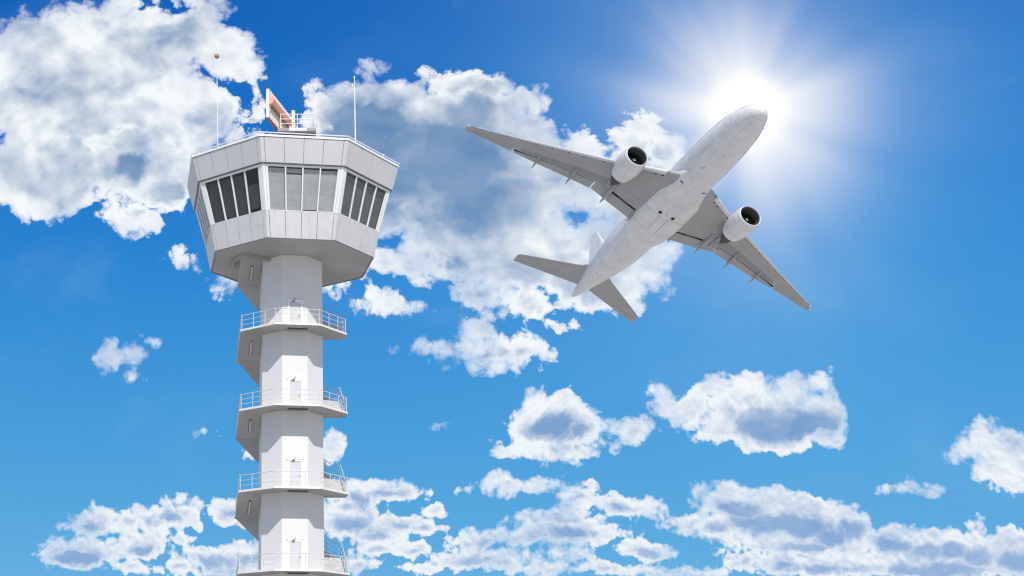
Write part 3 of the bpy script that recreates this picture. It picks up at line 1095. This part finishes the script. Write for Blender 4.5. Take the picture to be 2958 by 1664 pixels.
M['fan'] = paint("dark_fan_blades", (0.045, 0.045, 0.05), 0.35, 0.1, metal=0.4)
M['lip'] = paint("polished_intake_lip", (0.86, 0.86, 0.86), 0.28, 0.03, metal=0.25)
M['exhaust'] = paint("dark_exhaust_metal", (0.10, 0.095, 0.09), 0.5, 0.2, 2.0, metal=0.5)
M['cockpit'] = paint("dark_cockpit_glass", (0.02, 0.022, 0.025), 0.08, 0.02)
M['white_mark'] = paint("white_spinner_mark", (0.9, 0.9, 0.9), 0.4, 0.02)

PR = Matrix(((0.2720468824677803, 0.886431740152187, 0.37447197998024817), (-0.944367061389997, 0.1711920263968612, 0.2808276045187829), (0.18482788507469144, -0.43003727762707045, 0.8836891946549502)))
PT = Vector((64.31585608187532, 170.28009567825302, 81.36902580517737))
plane = thing("airliner", "plain white twin-engine airliner climbing overhead, seen from below with its wheels up", "airplane", PT)
plane.rotation_mode = 'QUATERNION'
plane.rotation_quaternion = PR.to_quaternion()


def interp(tab, x):
    """smooth (monotone cubic) interpolation of rows (x, a, b, ...), x decreasing"""
    tab = sorted(tab)
    xs = [r[0] for r in tab]
    if x <= xs[0]:
        return tab[0][1:]
    if x >= xs[-1]:
        return tab[-1][1:]
    i = max(j for j in range(len(xs) - 1) if xs[j] <= x)
    out = []
    for c in range(1, len(tab[0])):
        ys = [r[c] for r in tab]

        def slope(k):
            if k == 0 or k == len(xs) - 1:
                k0 = max(0, k - 1)
                return (ys[k0 + 1] - ys[k0]) / (xs[k0 + 1] - xs[k0])
            d0 = (ys[k] - ys[k - 1]) / (xs[k] - xs[k - 1])
            d1 = (ys[k + 1] - ys[k]) / (xs[k + 1] - xs[k])
            return 0 if d0 * d1 <= 0 else 2 * d0 * d1 / (d0 + d1)
        h = xs[i + 1] - xs[i]
        t = (x - xs[i]) / h
        m0, m1 = slope(i) * h, slope(i + 1) * h
        out.append((2 * t ** 3 - 3 * t * t + 1) * ys[i] + (t ** 3 - 2 * t * t + t) * m0 + (-2 * t ** 3 + 3 * t * t) * ys[i + 1] + (t ** 3 - t * t) * m1)
    return out


# x, centre height, half width, half height
FUS = [(0, -0.87, 0.02, 0.02), (-0.12, -0.86, 0.42, 0.42), (-0.4, -0.82, 0.78, 0.77), (-0.9, -0.74, 1.18, 1.15), (-1.7, -0.60, 1.60, 1.58), (-2.8, -0.44, 1.98, 1.96), (-4.3, -0.27, 2.36, 2.36),
       (-6.2, -0.12, 2.68, 2.70), (-8.4, -0.03, 2.91, 2.93), (-10.8, 0, 3.04, 3.04), (-14, 0, 3.1, 3.1), (-36, 0, 3.1, 3.1), (-39.5, 0.06, 3.04, 3.03), (-43.5, 0.30, 2.72, 2.74), (-47.5, 0.58, 2.24, 2.32),
       (-51, 0.82, 1.74, 1.86), (-54.5, 1.02, 1.16, 1.36), (-57, 1.13, 0.70, 0.95), (-58.5, 1.18, 0.38, 0.62), (-59.1, 1.19, 0.20, 0.42), (-59.25, 1.19, 0.08, 0.26)]


def fus(x, th, off=0.0):
    """surface point; th = 0 port side, 90 top, -90 keel"""
    zc, ry, rz = interp(FUS, x)
    t = radians(th)
    return Vector((x, (ry + off) * cos(t), zc + (rz + off) * sin(t)))


def lin(a, b, n):
    return [a + (b - a) * i / n for i in range(n + 1)]


xs = [-0.0, -0.02, -0.06, -0.12, -0.2, -0.3, -0.45, -0.65] + lin(-0.9, -10.5, 24) + lin(-12.5, -36, 10)[0:] + lin(-37, -58.5, 26) + [-58.8, -59.05, -59.18, -59.25]
mb = MB()
mb.loft([[fus(x, 360 * i / 56) for i in range(56)] for x in xs])
mb.build("fuselage", M['plane_white'], plane, smooth=True)


def patch(mb, surf, a0, a1, b0, b1, off, n=6, m=6):
    """a thin raised patch on a parametric surface surf(a, b, off)"""
    g = [[surf(a, b, off) for b in lin(b0, b1, m)] for a in lin(a0, a1, n)]
    vs = [p for r in g for p in r]
    mb.add(vs, [(i * (m + 1) + j, i * (m + 1) + j + 1, (i + 1) * (m + 1) + j + 1, (i + 1) * (m + 1) + j) for i in range(n) for j in range(m)])


def outline(mb, surf, a0, a1, b0, b1, wa, wb, off):
    patch(mb, surf, a0, a1, b0, b0 + wb, off, 8, 1)
    patch(mb, surf, a0, a1, b1 - wb, b1, off, 8, 1)
    patch(mb, surf, a0, a0 + wa, b0 + wb, b1 - wb, off, 1, 8)
    patch(mb, surf, a1 - wa, a1, b0 + wb, b1 - wb, off, 1, 8)


def hatch(name, x0, x1, t0, t1, surf=None, seam='seam_faint', fill='plane_white', sw=0.045, rad_=3.0):
    surf = surf or fus
    mb = MB()
    patch(mb, surf, x0 + sw, x1 - sw, t0 + math.degrees(sw / rad_), t1 - math.degrees(sw / rad_), 0.014)
    mb.cur = 1
    outline(mb, surf, x0, x1, t0, t1, sw, math.degrees(sw / rad_), 0.012)
    return mb.build(name, [M[fill], M[seam]], plane, smooth=True)


hatch("nose_gear_door", -5.5, -1.9, -107, -73, seam='seam_faint', rad_=2.2)
hatch("cargo_door", -12.2, -9.0, 222, 246, seam='seam_faint')
hatch("cargo_door", -41.0, -38.6, 222, 244, seam='seam_faint')
hatch("cabin_door", -5.6, -4.5, 176, 210, seam='seam', rad_=2.6)
hatch("cabin_door", -5.6, -4.5, -30, 4, seam='seam', rad_=2.6)
hatch("cabin_door", -14.6, -13.5, 180, 206, seam='seam_faint')
hatch("cabin_door", -14.6, -13.5, -26, 0, seam='seam_faint')
hatch("cabin_door", -45.5, -44.4, 176, 206, seam='seam_faint')
# nose radome seam
mb = MB()
mb.loft([[fus(x, 360 * i / 48, 0.008) for i in range(48)] for x in (-1.12, -1.165)], cap=False)
mb.build("radome_seam", M['seam_faint'], plane, smooth=True)
# cockpit windows
for sgn in (1, -1):
    for t0, t1, x0, x1 in ((64, 88, -2.0, -2.75), (42, 62, -2.1, -3.05), (27, 40, -2.5, -3.5)):
        mb = MB()
        ta, tb = (t0, t1) if sgn > 0 else (180 - t1, 180 - t0)
        patch(mb, fus, x0, x1, ta, tb, 0.012)
        mb.build("cockpit_window", M['cockpit'], plane, smooth=True)
# probes, drains and blade aerials
for x, t in ((-1.75, -75), (-2.15, -100), (-2.2, -96), (-2.25, -92)):
    mb = MB()
    patch(mb, fus, x, x - 0.10, t, t + 3.0, 0.01, 2, 2)
    mb.build("static_port", M['hole'], plane)
for sgn in (0, 1):
    th = -22 if sgn == 0 else 202
    p0, p1 = fus(-2.9, th), fus(-2.9, th, 0.22)
    mb = MB()
    mb.tube(p0, p1, 0.035, 6)
    mb.tube(p1, p1 + Vector((0.22, 0, 0)), 0.028, 6)
    mb.build("pitot_probe", M['seam'], plane)
for x, th in ((-12.9, -108), (-13.3, -112), (-46.5, -96), (-43.0, -84)):
    mb = MB()
    a, b_ = fus(x, th), fus(x, th, 0.02)
    patch(mb, fus, x, x - 0.16, th, th + 2.6, 0.012, 2, 2)
    mb.build("drain_hole", M['hole'], plane)
for x in (-9.2, -40.2, -48.2):
    mb = MB()
    a = fus(x, -90)
    mb.loft([[a + Vector((0.30, 0, 0.05)), a + Vector((0, 0.04, 0.05)), a + Vector((-0.30, 0, 0.05)), a + Vector((0, -0.04, 0.05))],
             [a + Vector((0.05, 0, -0.34)), a + Vector((-0.10, 0.015, -0.34)), a + Vector((-0.25, 0, -0.34)), a + Vector((-0.10, -0.015, -0.34))]])
    mb.build("blade_aerial", M['plane_white'], plane)
mb = MB()
patch(mb, fus, -46.6, -47.3, -113, -111.6, 0.012, 2, 2)
mb.build("outflow_vent", M['hole'], plane)

# belly fairing
FAIR = [(-12.6, 1.2, 0.9), (-13.6, 1.7, 1.30), (-14.8, 2.1, 1.56), (-16.5, 2.5, 1.78), (-18.2, 2.8, 1.90), (-20, 3.2, 1.97), (-22, 3.60, 2.0), (-28.5, 3.58, 2.0), (-31, 3.42, 1.92), (-33, 3.0, 1.70), (-34.6, 2.45, 1.36), (-35.6, 1.9, 1.02)]


def fair(x, th, off=0.0):
    w, h = interp(FAIR, x)
    t = radians(th)
    e = 2 / 2.7
    c, s = cos(t), sin(t)
    return Vector((x, (w + off) * (abs(c) ** e) * (1 if c >= 0 else -1), -1.55 + (h + off) * (abs(s) ** e) * (1 if s >= 0 else -1)))


mb = MB()
mb.loft([[fair(x, 360 * i / 48) for i in range(48)] for x in lin(-12.6, -35.6, 40)])
mb.build("belly_fairing", M['plane_white'], plane, smooth=True)
for sgn in (0, 1):
    t0, t1 = (-84, -22) if sgn == 0 else (202, 264)
    mb = MB()
    outline(mb, fair, -29.6, -25.6, t0, t1, 0.05, 0.8, 0.012)
    mb.cur = 1
    patch(mb, fair, -29.55, -25.65, t0 + 0.8, t1 - 0.8, 0.013, 8, 8)
    mb.build("main_gear_door", [M['seam'], M['plane_white']], plane, smooth=True)
    y = 1.05 if sgn == 0 else -1.05
    mb = MB()
    mb.box((-24.9, y, -3.552), (0.56, 0.50, 0.02))
    mb.build("belly_vent", M['hole'], plane)
    s = 1 if sgn == 0 else -1
    mb = MB()
    a = fair(-17.4, -52 if sgn == 0 else 232, 0.0)
    mb.cur = 1
    mb.box(a + Vector((0, 0, -0.01)), (0.26, 0.62, 0.10), Matrix.Rotation(radians(-38 * -s), 3, 'X'))
    mb.cur = 0
    mb.box(a + Vector((0.14, 0, -0.01)), (0.05, 0.66, 0.13), Matrix.Rotation(radians(-38 * -s), 3, 'X'))
    mb.build("air_inlet", [M['plane_white'], M['hole']], plane)
for x0, x1, t0, t1, nm in ((-21.8, -18.0, -118, -92, "access_door"), (-21.8, -18.0, -88, -62, "access_door"), (-24.4, -22.1, -110, -70, "access_door"), (-32.6, -30.2, -116, -64, "access_door")):
    mb = MB()
    outline(mb, fair, x0, x1, t0, t1, 0.035, 0.5, 0.010)
    mb.build("access_door_seam", M['seam_faint'], plane, smooth=True)
mb = MB()
mb.box((-24.9, 0.05, -3.553), (0.2, 0.16, 0.02))
mb.build("belly_vent", M['hole'], plane)

# ---- wings -----------------------------------------------------------------
LE = [(0, -15.4), (2.6, -17.0), (3.15, -17.35), (8.2, -21.25), (10.86, -23.15), (21.24, -30.15), (30.2, -36.0), (31.0, -36.55), (31.4, -37.3)]
TE = [(0, -30.9), (8.4, -30.92), (10.9, -30.95), (13.75, -31.9), (19.3, -33.95), (23.4, -35.3), (31.0, -38.05), (31.4, -38.2)]
CV = [(0, -28.3), (8.1, -28.32), (10.9, -29.1), (14.2, -30.28), (19.85, -32.85), (23.4, -34.55), (24, -34.72), (30.4, -37.2), (31.4, -37.9)]
THK = [(0, 0.125), (3.15, 0.125), (10.9, 0.105), (31.4, 0.085)]


def pl_(tab, y):
    for (a, va), (b, vb) in zip(tab[:-1], tab[1:]):
        if y <= b:
            return va + (vb - va) * (y - a) / (b - a)
    return tab[-1][1]


def wz(y):
    return -2.14 + 0.2348 * (y - 3.15)


def half_t(u, tc):      # thickness distribution of one half section
    return tc / 0.2 * (0.2969 * sqrt(max(u, 0)) - 0.126 * u - 0.3516 * u * u + 0.2843 * u ** 3 - 0.1036 * u ** 4)


def wing_pt(y, u, side, off=0.0):
    """u chord fraction; side -1 lower, +1 upper; positive-y wing"""
    l, t = pl_(LE, y), pl_(TE, y)
    c = l - t
    tc = pl_(THK, y)
    h = half_t(u, tc) * c
    z = wz(y) + 0.02 * c * (1 - (2 * u - 0.8) ** 2) * 0.6
    z += h * (1.12 if side > 0 else -0.88) + (off if side > 0 else -off)
    return Vector((l - u * c, y, z))


def uof(y, x):
    l, t = pl_(LE, y), pl_(TE, y)
    return (l - x) / (l - t)


def mir(p, s):
    return Vector((p.x, p.y * s, p.z))


US = [0, 0.004, 0.015, 0.035, 0.07, 0.12, 0.2, 0.3, 0.42, 0.54, 0.64, 0.72, 0.78, 0.84, 0.9, 0.95, 1.0]
YS = sorted(set([0.8, 2.0, 3.15] + lin(4, 8, 4) + [8.1, 8.12, 9, 10.0, 10.86, 10.9] + lin(12, 23, 10) + [23.4, 23.6, 25.5, 27.5, 29.5, 30.28, 30.31, 30.6, 31.0, 31.25, 31.4]))


def cove_u(y):
    if y < 30.3:
        return uof(y, pl_(CV, y))
    return 0.995


def section(y, s):
    uc = cove_u(y)
    pts = []
    n = 18
    for i in range(n + 1):
        u = uc * (1 - (i / n)) ** 1.6
        pts.append(mir(wing_pt(y, u, 1), s))
    for i in range(1, n + 1):
        u = uc * (i / n) ** 1.6
        pts.append(mir(wing_pt(y, u, -1), s))
    return pts


def device(name, s, y0, y1, gap, droop, parent, mat, n=6, u1=1.0, rnd=True, steps=None, zoff=0.0):
    """flap, aileron or flaperon: a thin tapered panel behind the cove line"""
    rings = []
    for y in lin(y0, y1, n):
        xc, xt = pl_(CV, y) - gap, pl_(TE, y)
        c = xc - xt
        lo, up = [], []
        z0 = wing_pt(y, uof(y, xc), -1).z + 0.10 + zoff
        top = wing_pt(y, uof(y, xc), 1).z - 0.08
        hgt = max(0.10, min(0.42, (top - z0) * 0.8))
        for f in (0, 0.03, 0.10, 0.25, 0.5, 0.75, 1.0):
            x = xc - f * c
            zz = z0 - tan(radians(droop)) * f * c + (wz(y) - z0) * f * 0.55
            roundf = sqrt(max(0.0, 1 - (1 - min(f, 0.10) / 0.10) ** 2)) if f < 0.10 else 1.0
            th = hgt * (1 - f) ** 0.8 * 1.0 + 0.03
            lo.append(mir(Vector((x, y, zz + (1 - roundf) * 0.12)), s))
            up.append(mir(Vector((x, y, zz + th * (0.45 + 0.55 * roundf))), s))
        rings.append(lo + up[::-1])
    mb = MB()
    mb.loft(rings)
    return mb.build(name, mat, parent, smooth=True, sharp=35)


def wing(s):
    mb = MB()
    rings = [section(y, s) for y in YS]
    n = len(rings[0])
    mb.loft(rings, cap=True)
    # face inside the cove, with the gap's shade painted on
    mb.cur = 1
    for y0, y1 in zip(YS[:-1], YS[1:]):
        if y1 <= 30.3:
            q = [mir(wing_pt(y, cove_u(y), sd, -0.004), s) + Vector((-0.01, 0, 0)) for y, sd in ((y0, 1), (y0, -1), (y1, -1), (y1, 1))]
            mb.add(q, [(0, 1, 2, 3)])
    w = mb.build("wing", [M['plane_grey'], M['cove']], plane, smooth=True, sharp=45)
    # spoiler panels roof the cove over the flaps
    for y0, y1, k in ((2.9, 8.1, 0.72), (10.9, 23.4, 0.60)):
        mb = MB()
        rr = []
        for y in lin(y0, y1, 6):
            uc = cove_u(y) - 0.004
            ue = uc + (1 - uc) * k
            a, b = wing_pt(y, uc, 1, -0.01), wing_pt(y, ue, 1, 0.03)
            rr.append([mir(q, s) for q in (a, b, b - Vector((0, 0, 0.03)), a - Vector((0, 0, 0.06)))])
        mb.cur = 1
        mb.loft(rr)
        mb.build("spoiler", [M['plane_grey'], M['cove']], w)
    device("inboard_flap", s, 3.05, 8.0, 0.62, 3.0, w, M['plane_grey'])
    device("flaperon", s, 8.25, 10.75, 0.06, 0.0, w, M['plane_grey'])
    device("outboard_flap", s, 10.98, 23.2, 0.27, 4.0, w, M['plane_grey'], n=12)
    device("aileron", s, 23.7, 30.24, 0.05, 0.0, w, M['plane_grey'], n=6)
    # slats: a pale shell over the leading edge
    for y0, y1 in ((4.1, 8.3), (10.6, 30.0)):
        mb = MB()
        rr = []
        for y in lin(y0, y1, 16):
            ub, uu = (0.050, 0.10) if y < 9 else (0.062, 0.12)
            up = [mir(wing_pt(y, u, 1, 0.015), s) for u in (uu, 0.06, 0.03, 0.012, 0.003)]
            lo = [mir(wing_pt(y, u, -1, 0.015), s) for u in (0.0, 0.003, 0.012, 0.03, ub)]
            lo[0] = lo[0] + Vector((0.02, 0, 0))
            rr.append(up + lo)
        mb.loft(rr, closed=False, cap=False)
        mb.build("slat", M['slat'], w, smooth=True)
    # seam between slat and box, small dark latch marks
    for y0, y1, ub in ((4.1, 8.3, 0.054), (10.6, 30.0, 0.066)):
        mb = MB()
        ys = lin(y0, y1, 10)
        for a, b in zip(ys[:-1], ys[1:]):
            mb.add([mir(wing_pt(y, u, -1, 0.010), s) for y, u in ((a, ub - 0.002), (b, ub - 0.002), (b, ub + 0.07 / 8), (a, ub + 0.07 / 8))], [(0, 1, 2, 3)])
        mb.build("slat_seam", M['seam'], w)
    for y in (4.3, 5.2, 7.9, 11.8, 14.6, 16.6, 18.9, 21.2, 23.4, 25.5, 27.6, 29.3):
        u = 0.07 if y > 9 else 0.056
        dy = 0.11 if y > 9 else 0.13
        mb = MB()
        mb.add([mir(wing_pt(yy, uu, -1, 0.014), s) for yy, uu in ((y - dy, u), (y + dy, u), (y + dy, u + 0.016 + y * 0.0004), (y - dy, u + 0.016 + y * 0.0004))], [(0, 1, 2, 3)])
        mb.build("latch_mark", M['hole'], w)
    # darker skin panel ahead of the flap hinge line
    mb = MB()
    rr = []
    for y in lin(9.6, 22.5, 12):
        uc = cove_u(y)
        ua = uc - (0.24 if y < 15 else 0.24 - 0.012 * (y - 15))
        rr.append([mir(wing_pt(y, u, -1, 0.008), s) for u in (ua, (ua + uc) / 2 - 0.02, uc - 0.035)])
    mb.loft(rr, closed=False, cap=False)
    mb.build("skin_panel", M['plane_grey_dark'], w, smooth=True)
    # rows of oval access panels

    def oval(y, u, a, b):
        c0 = wing_pt(y, u, -1, 0)
        l = pl_(LE, y) - pl_(TE, y)
        vs = []
        for i in range(12):
            t = 2 * pi * i / 12
            yy = y + a * cos(t)
            uu = u + (b * sin(t) + 0.62 * a * cos(t) * 0.86) / l
            vs.append(mir(wing_pt(yy, uu, -1, 0.012), s))
        mb = MB()
        mb.add(vs, [tuple(range(12))])
        mb.build("access_panel", M['oval'], w)
    for i in range(7):
        y = 4.5 + i * 0.82
        oval(y, uof(y, -26.2 + 0.20 * (y - 4.5) * 0), 0.26, 0.13)
    for i in range(15):
        y = 10.2 + i * 0.86
        x = -26.9 - (y - 10.2) * 0.52
        oval(y, uof(y, x), 0.25, 0.17)
    for i in range(9):
        y = 23.3 + i * 0.78
        x = -33.65 - (y - 23.3) * 0.50
        oval(y, uof(y, x), 0.20, 0.12)
    # chordwise and spanwise seams
    mb = MB()
    for pts in (((9.6, 0.60), (9.6, 0.80)), ((4.4, 0.78), (7.9, 0.80)), ((3.6, 0.70), (7.2, 0.74)), ((5.4, 0.70), (5.2, 0.80)), ((6.4, 0.71), (6.5, 0.80)), ((23.6, 0.60), (30.2, 0.66)), ((10.6, 0.30), (28.0, 0.30))):
        (ya, ua), (yb, ub) = pts
        m_ = 8
        for i in range(m_):
            q = []
            for f in (i / m_, (i + 1) / m_):
                y, u = ya + (yb - ya) * f, ua + (ub - ua) * f
                q.append((y, u))
            (y1_, u1_), (y2_, u2_) = q
            if abs(yb - ya) > 1:
                vs = [wing_pt(y1_, u1_, -1, 0.009), wing_pt(y2_, u2_, -1, 0.009), wing_pt(y2_, u2_ + 0.006, -1, 0.009), wing_pt(y1_, u1_ + 0.006, -1, 0.009)]
            else:
                vs = [wing_pt(y1_, u1_, -1, 0.009), wing_pt(y2_, u2_, -1, 0.009), wing_pt(y2_ + 0.06, u2_, -1, 0.009), wing_pt(y1_ + 0.06, u1_, -1, 0.009)]
            mb.add([mir(p, s) for p in vs], [(0, 1, 2, 3)])
    mb.build("skin_seam", M['seam_faint'] if False else M['plane_grey_dark'], w)
    # flap track fairings
    for y, x0, x1, hw, dp in ((19.55, -31.2, -35.6, 0.22, 0.46), (14.1, -28.4, -33.7, 0.26, 0.56), (8.35, -25.9, -32.1, 0.34, 0.72), (3.55, -28.9, -31.6, 0.18, 0.30)):
        mb = MB()
        rr = []
        for f in (0.0, 0.03, 0.08, 0.16, 0.28, 0.42, 0.56, 0.70, 0.82, 0.92, 0.98, 1.0):
            x = x0 + (x1 - x0) * f
            k = max(0.02, sin(pi * min(1, f * 0.5 / 0.36) if f < 0.36 else pi * (0.5 + 0.5 * (f - 0.36) / 0.64)) ** 0.75)
            uc = min(uof(y, x), 1.0)
            zb = wing_pt(y, max(0.3, min(uc, cove_u(y))), -1).z
            zl = zb + 0.10 - max(0, f - 0.55) * 0.55
            rr.append([mir(Vector((x, y + hw * k * cos(2 * pi * i / 14), zl + (dp * k if sin(2 * pi * i / 14) < 0 else 0.25 * k) * sin(2 * pi * i / 14))), s) for i in range(14)])
        mb.loft(rr)
        mb.build("flap_track_fairing", M['plane_grey'], w, smooth=True, sharp=60)
    # wing-root fillet strip beside the fuselage
    # wing tip light
    mb = MB()
    mb.ball(mir(Vector((-36.75, 31.12, wz(31.1))), s), 0.11, 8, 6)
    mb.build("tip_light", M['white_mark'], w, smooth=True)
    # landing-light block in the root leading edge
    mb = MB()
    mb.tube(mir(wing_pt(3.75, 0.006, -1, 0.02), s), mir(wing_pt(4.05, 0.006, -1, 0.02), s), 0.17, 10)
    mb.build("root_light", M['seam'], w, smooth=True)
    return w


def stab(s):
    le = [(0.3, -48.2), (2.1, -49.2), (2.6, -50.1), (3.2, -50.75), (11.2, -57.45), (11.6, -57.9), (11.75, -58.5)]
    te = [(0.3, -54.9), (1.25, -55.15), (11.6, -60.25), (11.75, -60.35)]
    rings = []
    for y in [0.5, 1.2, 2.1, 2.35, 2.6, 2.9, 3.3, 5, 7, 9, 11, 11.4, 11.6, 11.72]:
        a, b = pl_(le, y), pl_(te, y)
        c = a - b
        zc = 0.81 + 0.205 * (y - 2)
        pts = []
        for i in range(13):
            u = (1 - i / 12) ** 1.6
            pts.append(Vector((a - u * c, y * s, zc + half_t(u, 0.095) * c)))
        for i in range(1, 13):
            u = (i / 12) ** 1.6
            pts.append(Vector((a - u * c, y * s, zc - half_t(u, 0.095) * c)))
        rings.append(pts)
    mb = MB()
    mb.loft(rings)
    st = mb.build("horizontal_stabilizer", M['plane_grey'], plane, smooth=True, sharp=50)
    mb = MB()       # elevator hinge line
    for i in range(8):
        q = []
        for f in (i / 8, (i + 1) / 8):
            y = 2.2 + 9.0 * f
            a, b = pl_(le, y), pl_(te, y)
            c = a - b
            for u in (0.70, 0.70 + 0.05 / c):
                q.append(Vector((a - u * c, y * s, 0.81 + 0.205 * (y - 2) - half_t(u, 0.095) * c - 0.008)))
        mb.add(q, [(0, 1, 3, 2)])
    mb.build("elevator_seam", M['plane_grey_dark'], st)
    mb = MB()       # small pale strake at the root
    y0 = 1.35
    mb.loft([[Vector((-55.0, (y0 + e) * s, 0.70 + h)) for e, h in ((-0.05, -0.05), (0.05, -0.05), (0.05, 0.05), (-0.05, 0.05))], [Vector((-56.2, (y0 - 0.25 + e) * s, 0.72 + h)) for e, h in ((-0.02, -0.02), (0.02, -0.02), (0.02, 0.02), (-0.02, 0.02))]])
    mb.build("root_strake", M['trim'], st)
    return st


for s in (1, -1):
    wing(s)
    stab(s)

# fin
mb = MB()
rings = []
for z, xl, xt in ((1.5, -43.8, -53.9), (2.8, -45.9, -54.5), (3.4, -46.6, -54.8), (6, -49.05, -56.05), (10, -52.8, -57.95), (14.6, -57.1, -60.15), (15.1, -57.6, -60.4), (15.35, -58.2, -60.5)):
    c = xl - xt
    pts = []
    for i in range(13):
        u = (1 - i / 12) ** 1.6
        pts.append(Vector((xl - u * c, half_t(u, 0.10) * c, z)))
    for i in range(1, 13):
        u = (i / 12) ** 1.6
        pts.append(Vector((xl - u * c, -half_t(u, 0.10) * c, z)))
    rings.append(pts)
mb.loft(rings)
mb.build("fin", M['plane_white'], plane, smooth=True, sharp=50)


# ---- engines ---------------------------------------------------------------
def engine(s):
    cx, cy, cz = -17.15, 9.38 * s, -2.91
    NS = 48

    def lathe(mb, prof, n=NS, cap=False):
        mb.loft([[Vector((cx + x, cy + r * cos(2 * pi * i / n), cz + r * sin(2 * pi * i / n) - 0.02 * x * -1 * 0)) for i in range(n)] for x, r in prof], cap=cap)
    mb = MB()
    lathe(mb, [(-0.30, 1.775), (-0.5, 1.815), (-0.9, 1.875), (-1.5, 1.925), (-2.2, 1.94), (-2.8, 1.92), (-3.5, 1.85), (-4.2, 1.72), (-4.8, 1.57), (-5.15, 1.47), (-5.16, 1.42), (-4.9, 1.41), (-4.6, 1.40)])
    na = mb.build("engine", M['plane_white'], plane, smooth=True, sharp=50)
    mb = MB()
    lathe(mb, [(-0.30, 1.780), (-0.18, 1.75), (-0.08, 1.715), (-0.02, 1.665), (0, 1.63), (-0.02, 1.60), (-0.08, 1.575), (-0.2, 1.55)])
    mb.build("intake_lip", M['lip'], na, smooth=True)
    mb = MB()
    lathe(mb, [(-0.2, 1.551), (-0.5, 1.52), (-1.0, 1.53), (-1.7, 1.57)])
    mb.build("intake_duct", M['intake'], na, smooth=True)
    mb = MB()       # joints round the cowl
    for x, r in ((-0.42, 1.799), (-1.30, 1.912), (-3.55, 1.842)):
        lathe(mb, [(x, r + 0.006), (x - 0.045, r + 0.006)])
    mb.build("cowl_seam", M['seam_faint'], na, smooth=True)
    mb = MB()
    lathe(mb, [(-1.75, 0.35), (-1.75, 1.565)])
    for i in range(22):
        t = 2 * pi * i / 22
        pts = []
        for r, tw in ((0.42, 0.30), (0.8, 0.62), (1.2, 0.86), (1.54, 1.0)):
            for e in (-1, 1):
                ang = t + e * 0.085 * (1.1 - 0.25 * r) + 0.12 * r
                pts.append(Vector((cx - 1.58 + e * 0.11 * tw, cy + r * cos(ang), cz + r * sin(ang))))
        mb.add(pts, [(0, 1, 3, 2), (2, 3, 5, 4), (4, 5, 7, 6)])
    mb.build("fan", M['fan'], na)
    mb = MB()
    lathe(mb, [(-0.95, 0.01), (-1.0, 0.10), (-1.12, 0.21), (-1.3, 0.33), (-1.55, 0.42), (-1.72, 0.45)], 24)
    mb.cur = 1
    for i in range(20):      # white spiral mark on the spinner
        q = []
        for f in (i / 20, (i + 1) / 20):
            t = 3.4 + 4.6 * f
            r0 = 0.06 + 0.20 * f
            wd = 0.075 * sin(pi * min(1, f * 1.02) ** 0.7) + 0.01
            for r in (r0, r0 + wd):
                xx = -0.95 - 0.62 * max(0.0, r) - 0.10 * r * r + 0.02
                q.append(Vector((cx + xx, cy + r * cos(t), cz + r * sin(t))))
        mb.add(q, [(0, 1, 3, 2)])
    mb.build("spinner", [M['fan'], M['white_mark']], na, smooth=True)
    mb = MB()
    lathe(mb, [(-4.6, 1.40), (-4.6, 1.0), (-5.4, 0.98), (-6.5, 0.86), (-7.0, 0.74), (-7.0, 0.55), (-7.4, 0.5), (-8.2, 0.2), (-8.5, 0.02)], 32)
    mb.build("exhaust_cone", M['exhaust'], na, smooth=True, sharp=50)
    # pylon
    mb = MB()
    y = abs(cy)
    zw = lambda x: wing_pt(y, max(0.01, min(0.95, uof(y, x))), -1).z + 0.12
    prof = [(-18.6, cz + 1.9, cz + 1.96), (-19.6, cz + 1.7, cz + 2.55), (-21.0, cz + 1.6, -0.35), (-22.5, cz + 1.3, zw(-22.9)), (-24.0, cz + 0.95, zw(-24)), (-25.2, cz + 0.95, zw(-25.2)), (-26.6, zw(-26.6) - 0.62, zw(-26.6)), (-28.2, zw(-28.2) - 0.34, zw(-28.2)), (-29.6, zw(-28.6) - 0.12, zw(-28.6))]
    rr = []
    for i, (x, zb, zt) in enumerate(prof):
        hw = (0.06, 0.2, 0.27, 0.3, 0.3, 0.28, 0.24, 0.17, 0.04)[i]
        rr.append([Vector((x, cy + e * hw * k, zz)) for zz, k, e in ((zb, 0.35, -1), (zb, 0.35, 1), (zb + (zt - zb) * 0.35, 1, 1), (zt, 1, 1), (zt, 1, -1), (zb + (zt - zb) * 0.35, 1, -1))])
    mb.loft(rr)
    mb.build("pylon", M['plane_grey'], na, smooth=True, sharp=35)
    # dark latches along the keel of the cowl, and a small strake
    mb = MB()
    for i in range(9):
        x = -1.6 - i * 0.40
        r = 2.015 - 0.05 * abs(x + 2.2) * 0.6
        r = {0: 1.928, 1: 1.938, 2: 1.938, 3: 1.915, 4: 1.875, 5: 1.81, 6: 1.725, 7: 1.63, 8: 1.53}[i]
        for tt in ((-94,) if i < 6 else (-95, -92)):
            t = radians(tt)
            c0 = Vector((cx + x, cy + (r + 0.012) * cos(t), cz + (r + 0.012) * sin(t)))
            mb = MB()
            mb.box(c0, (0.07 if i < 6 else 0.14, 0.09, 0.03))
            mb.build("cowl_latch", M['seam'], na)
    return na


for s in (1, -1):
    engine(s)
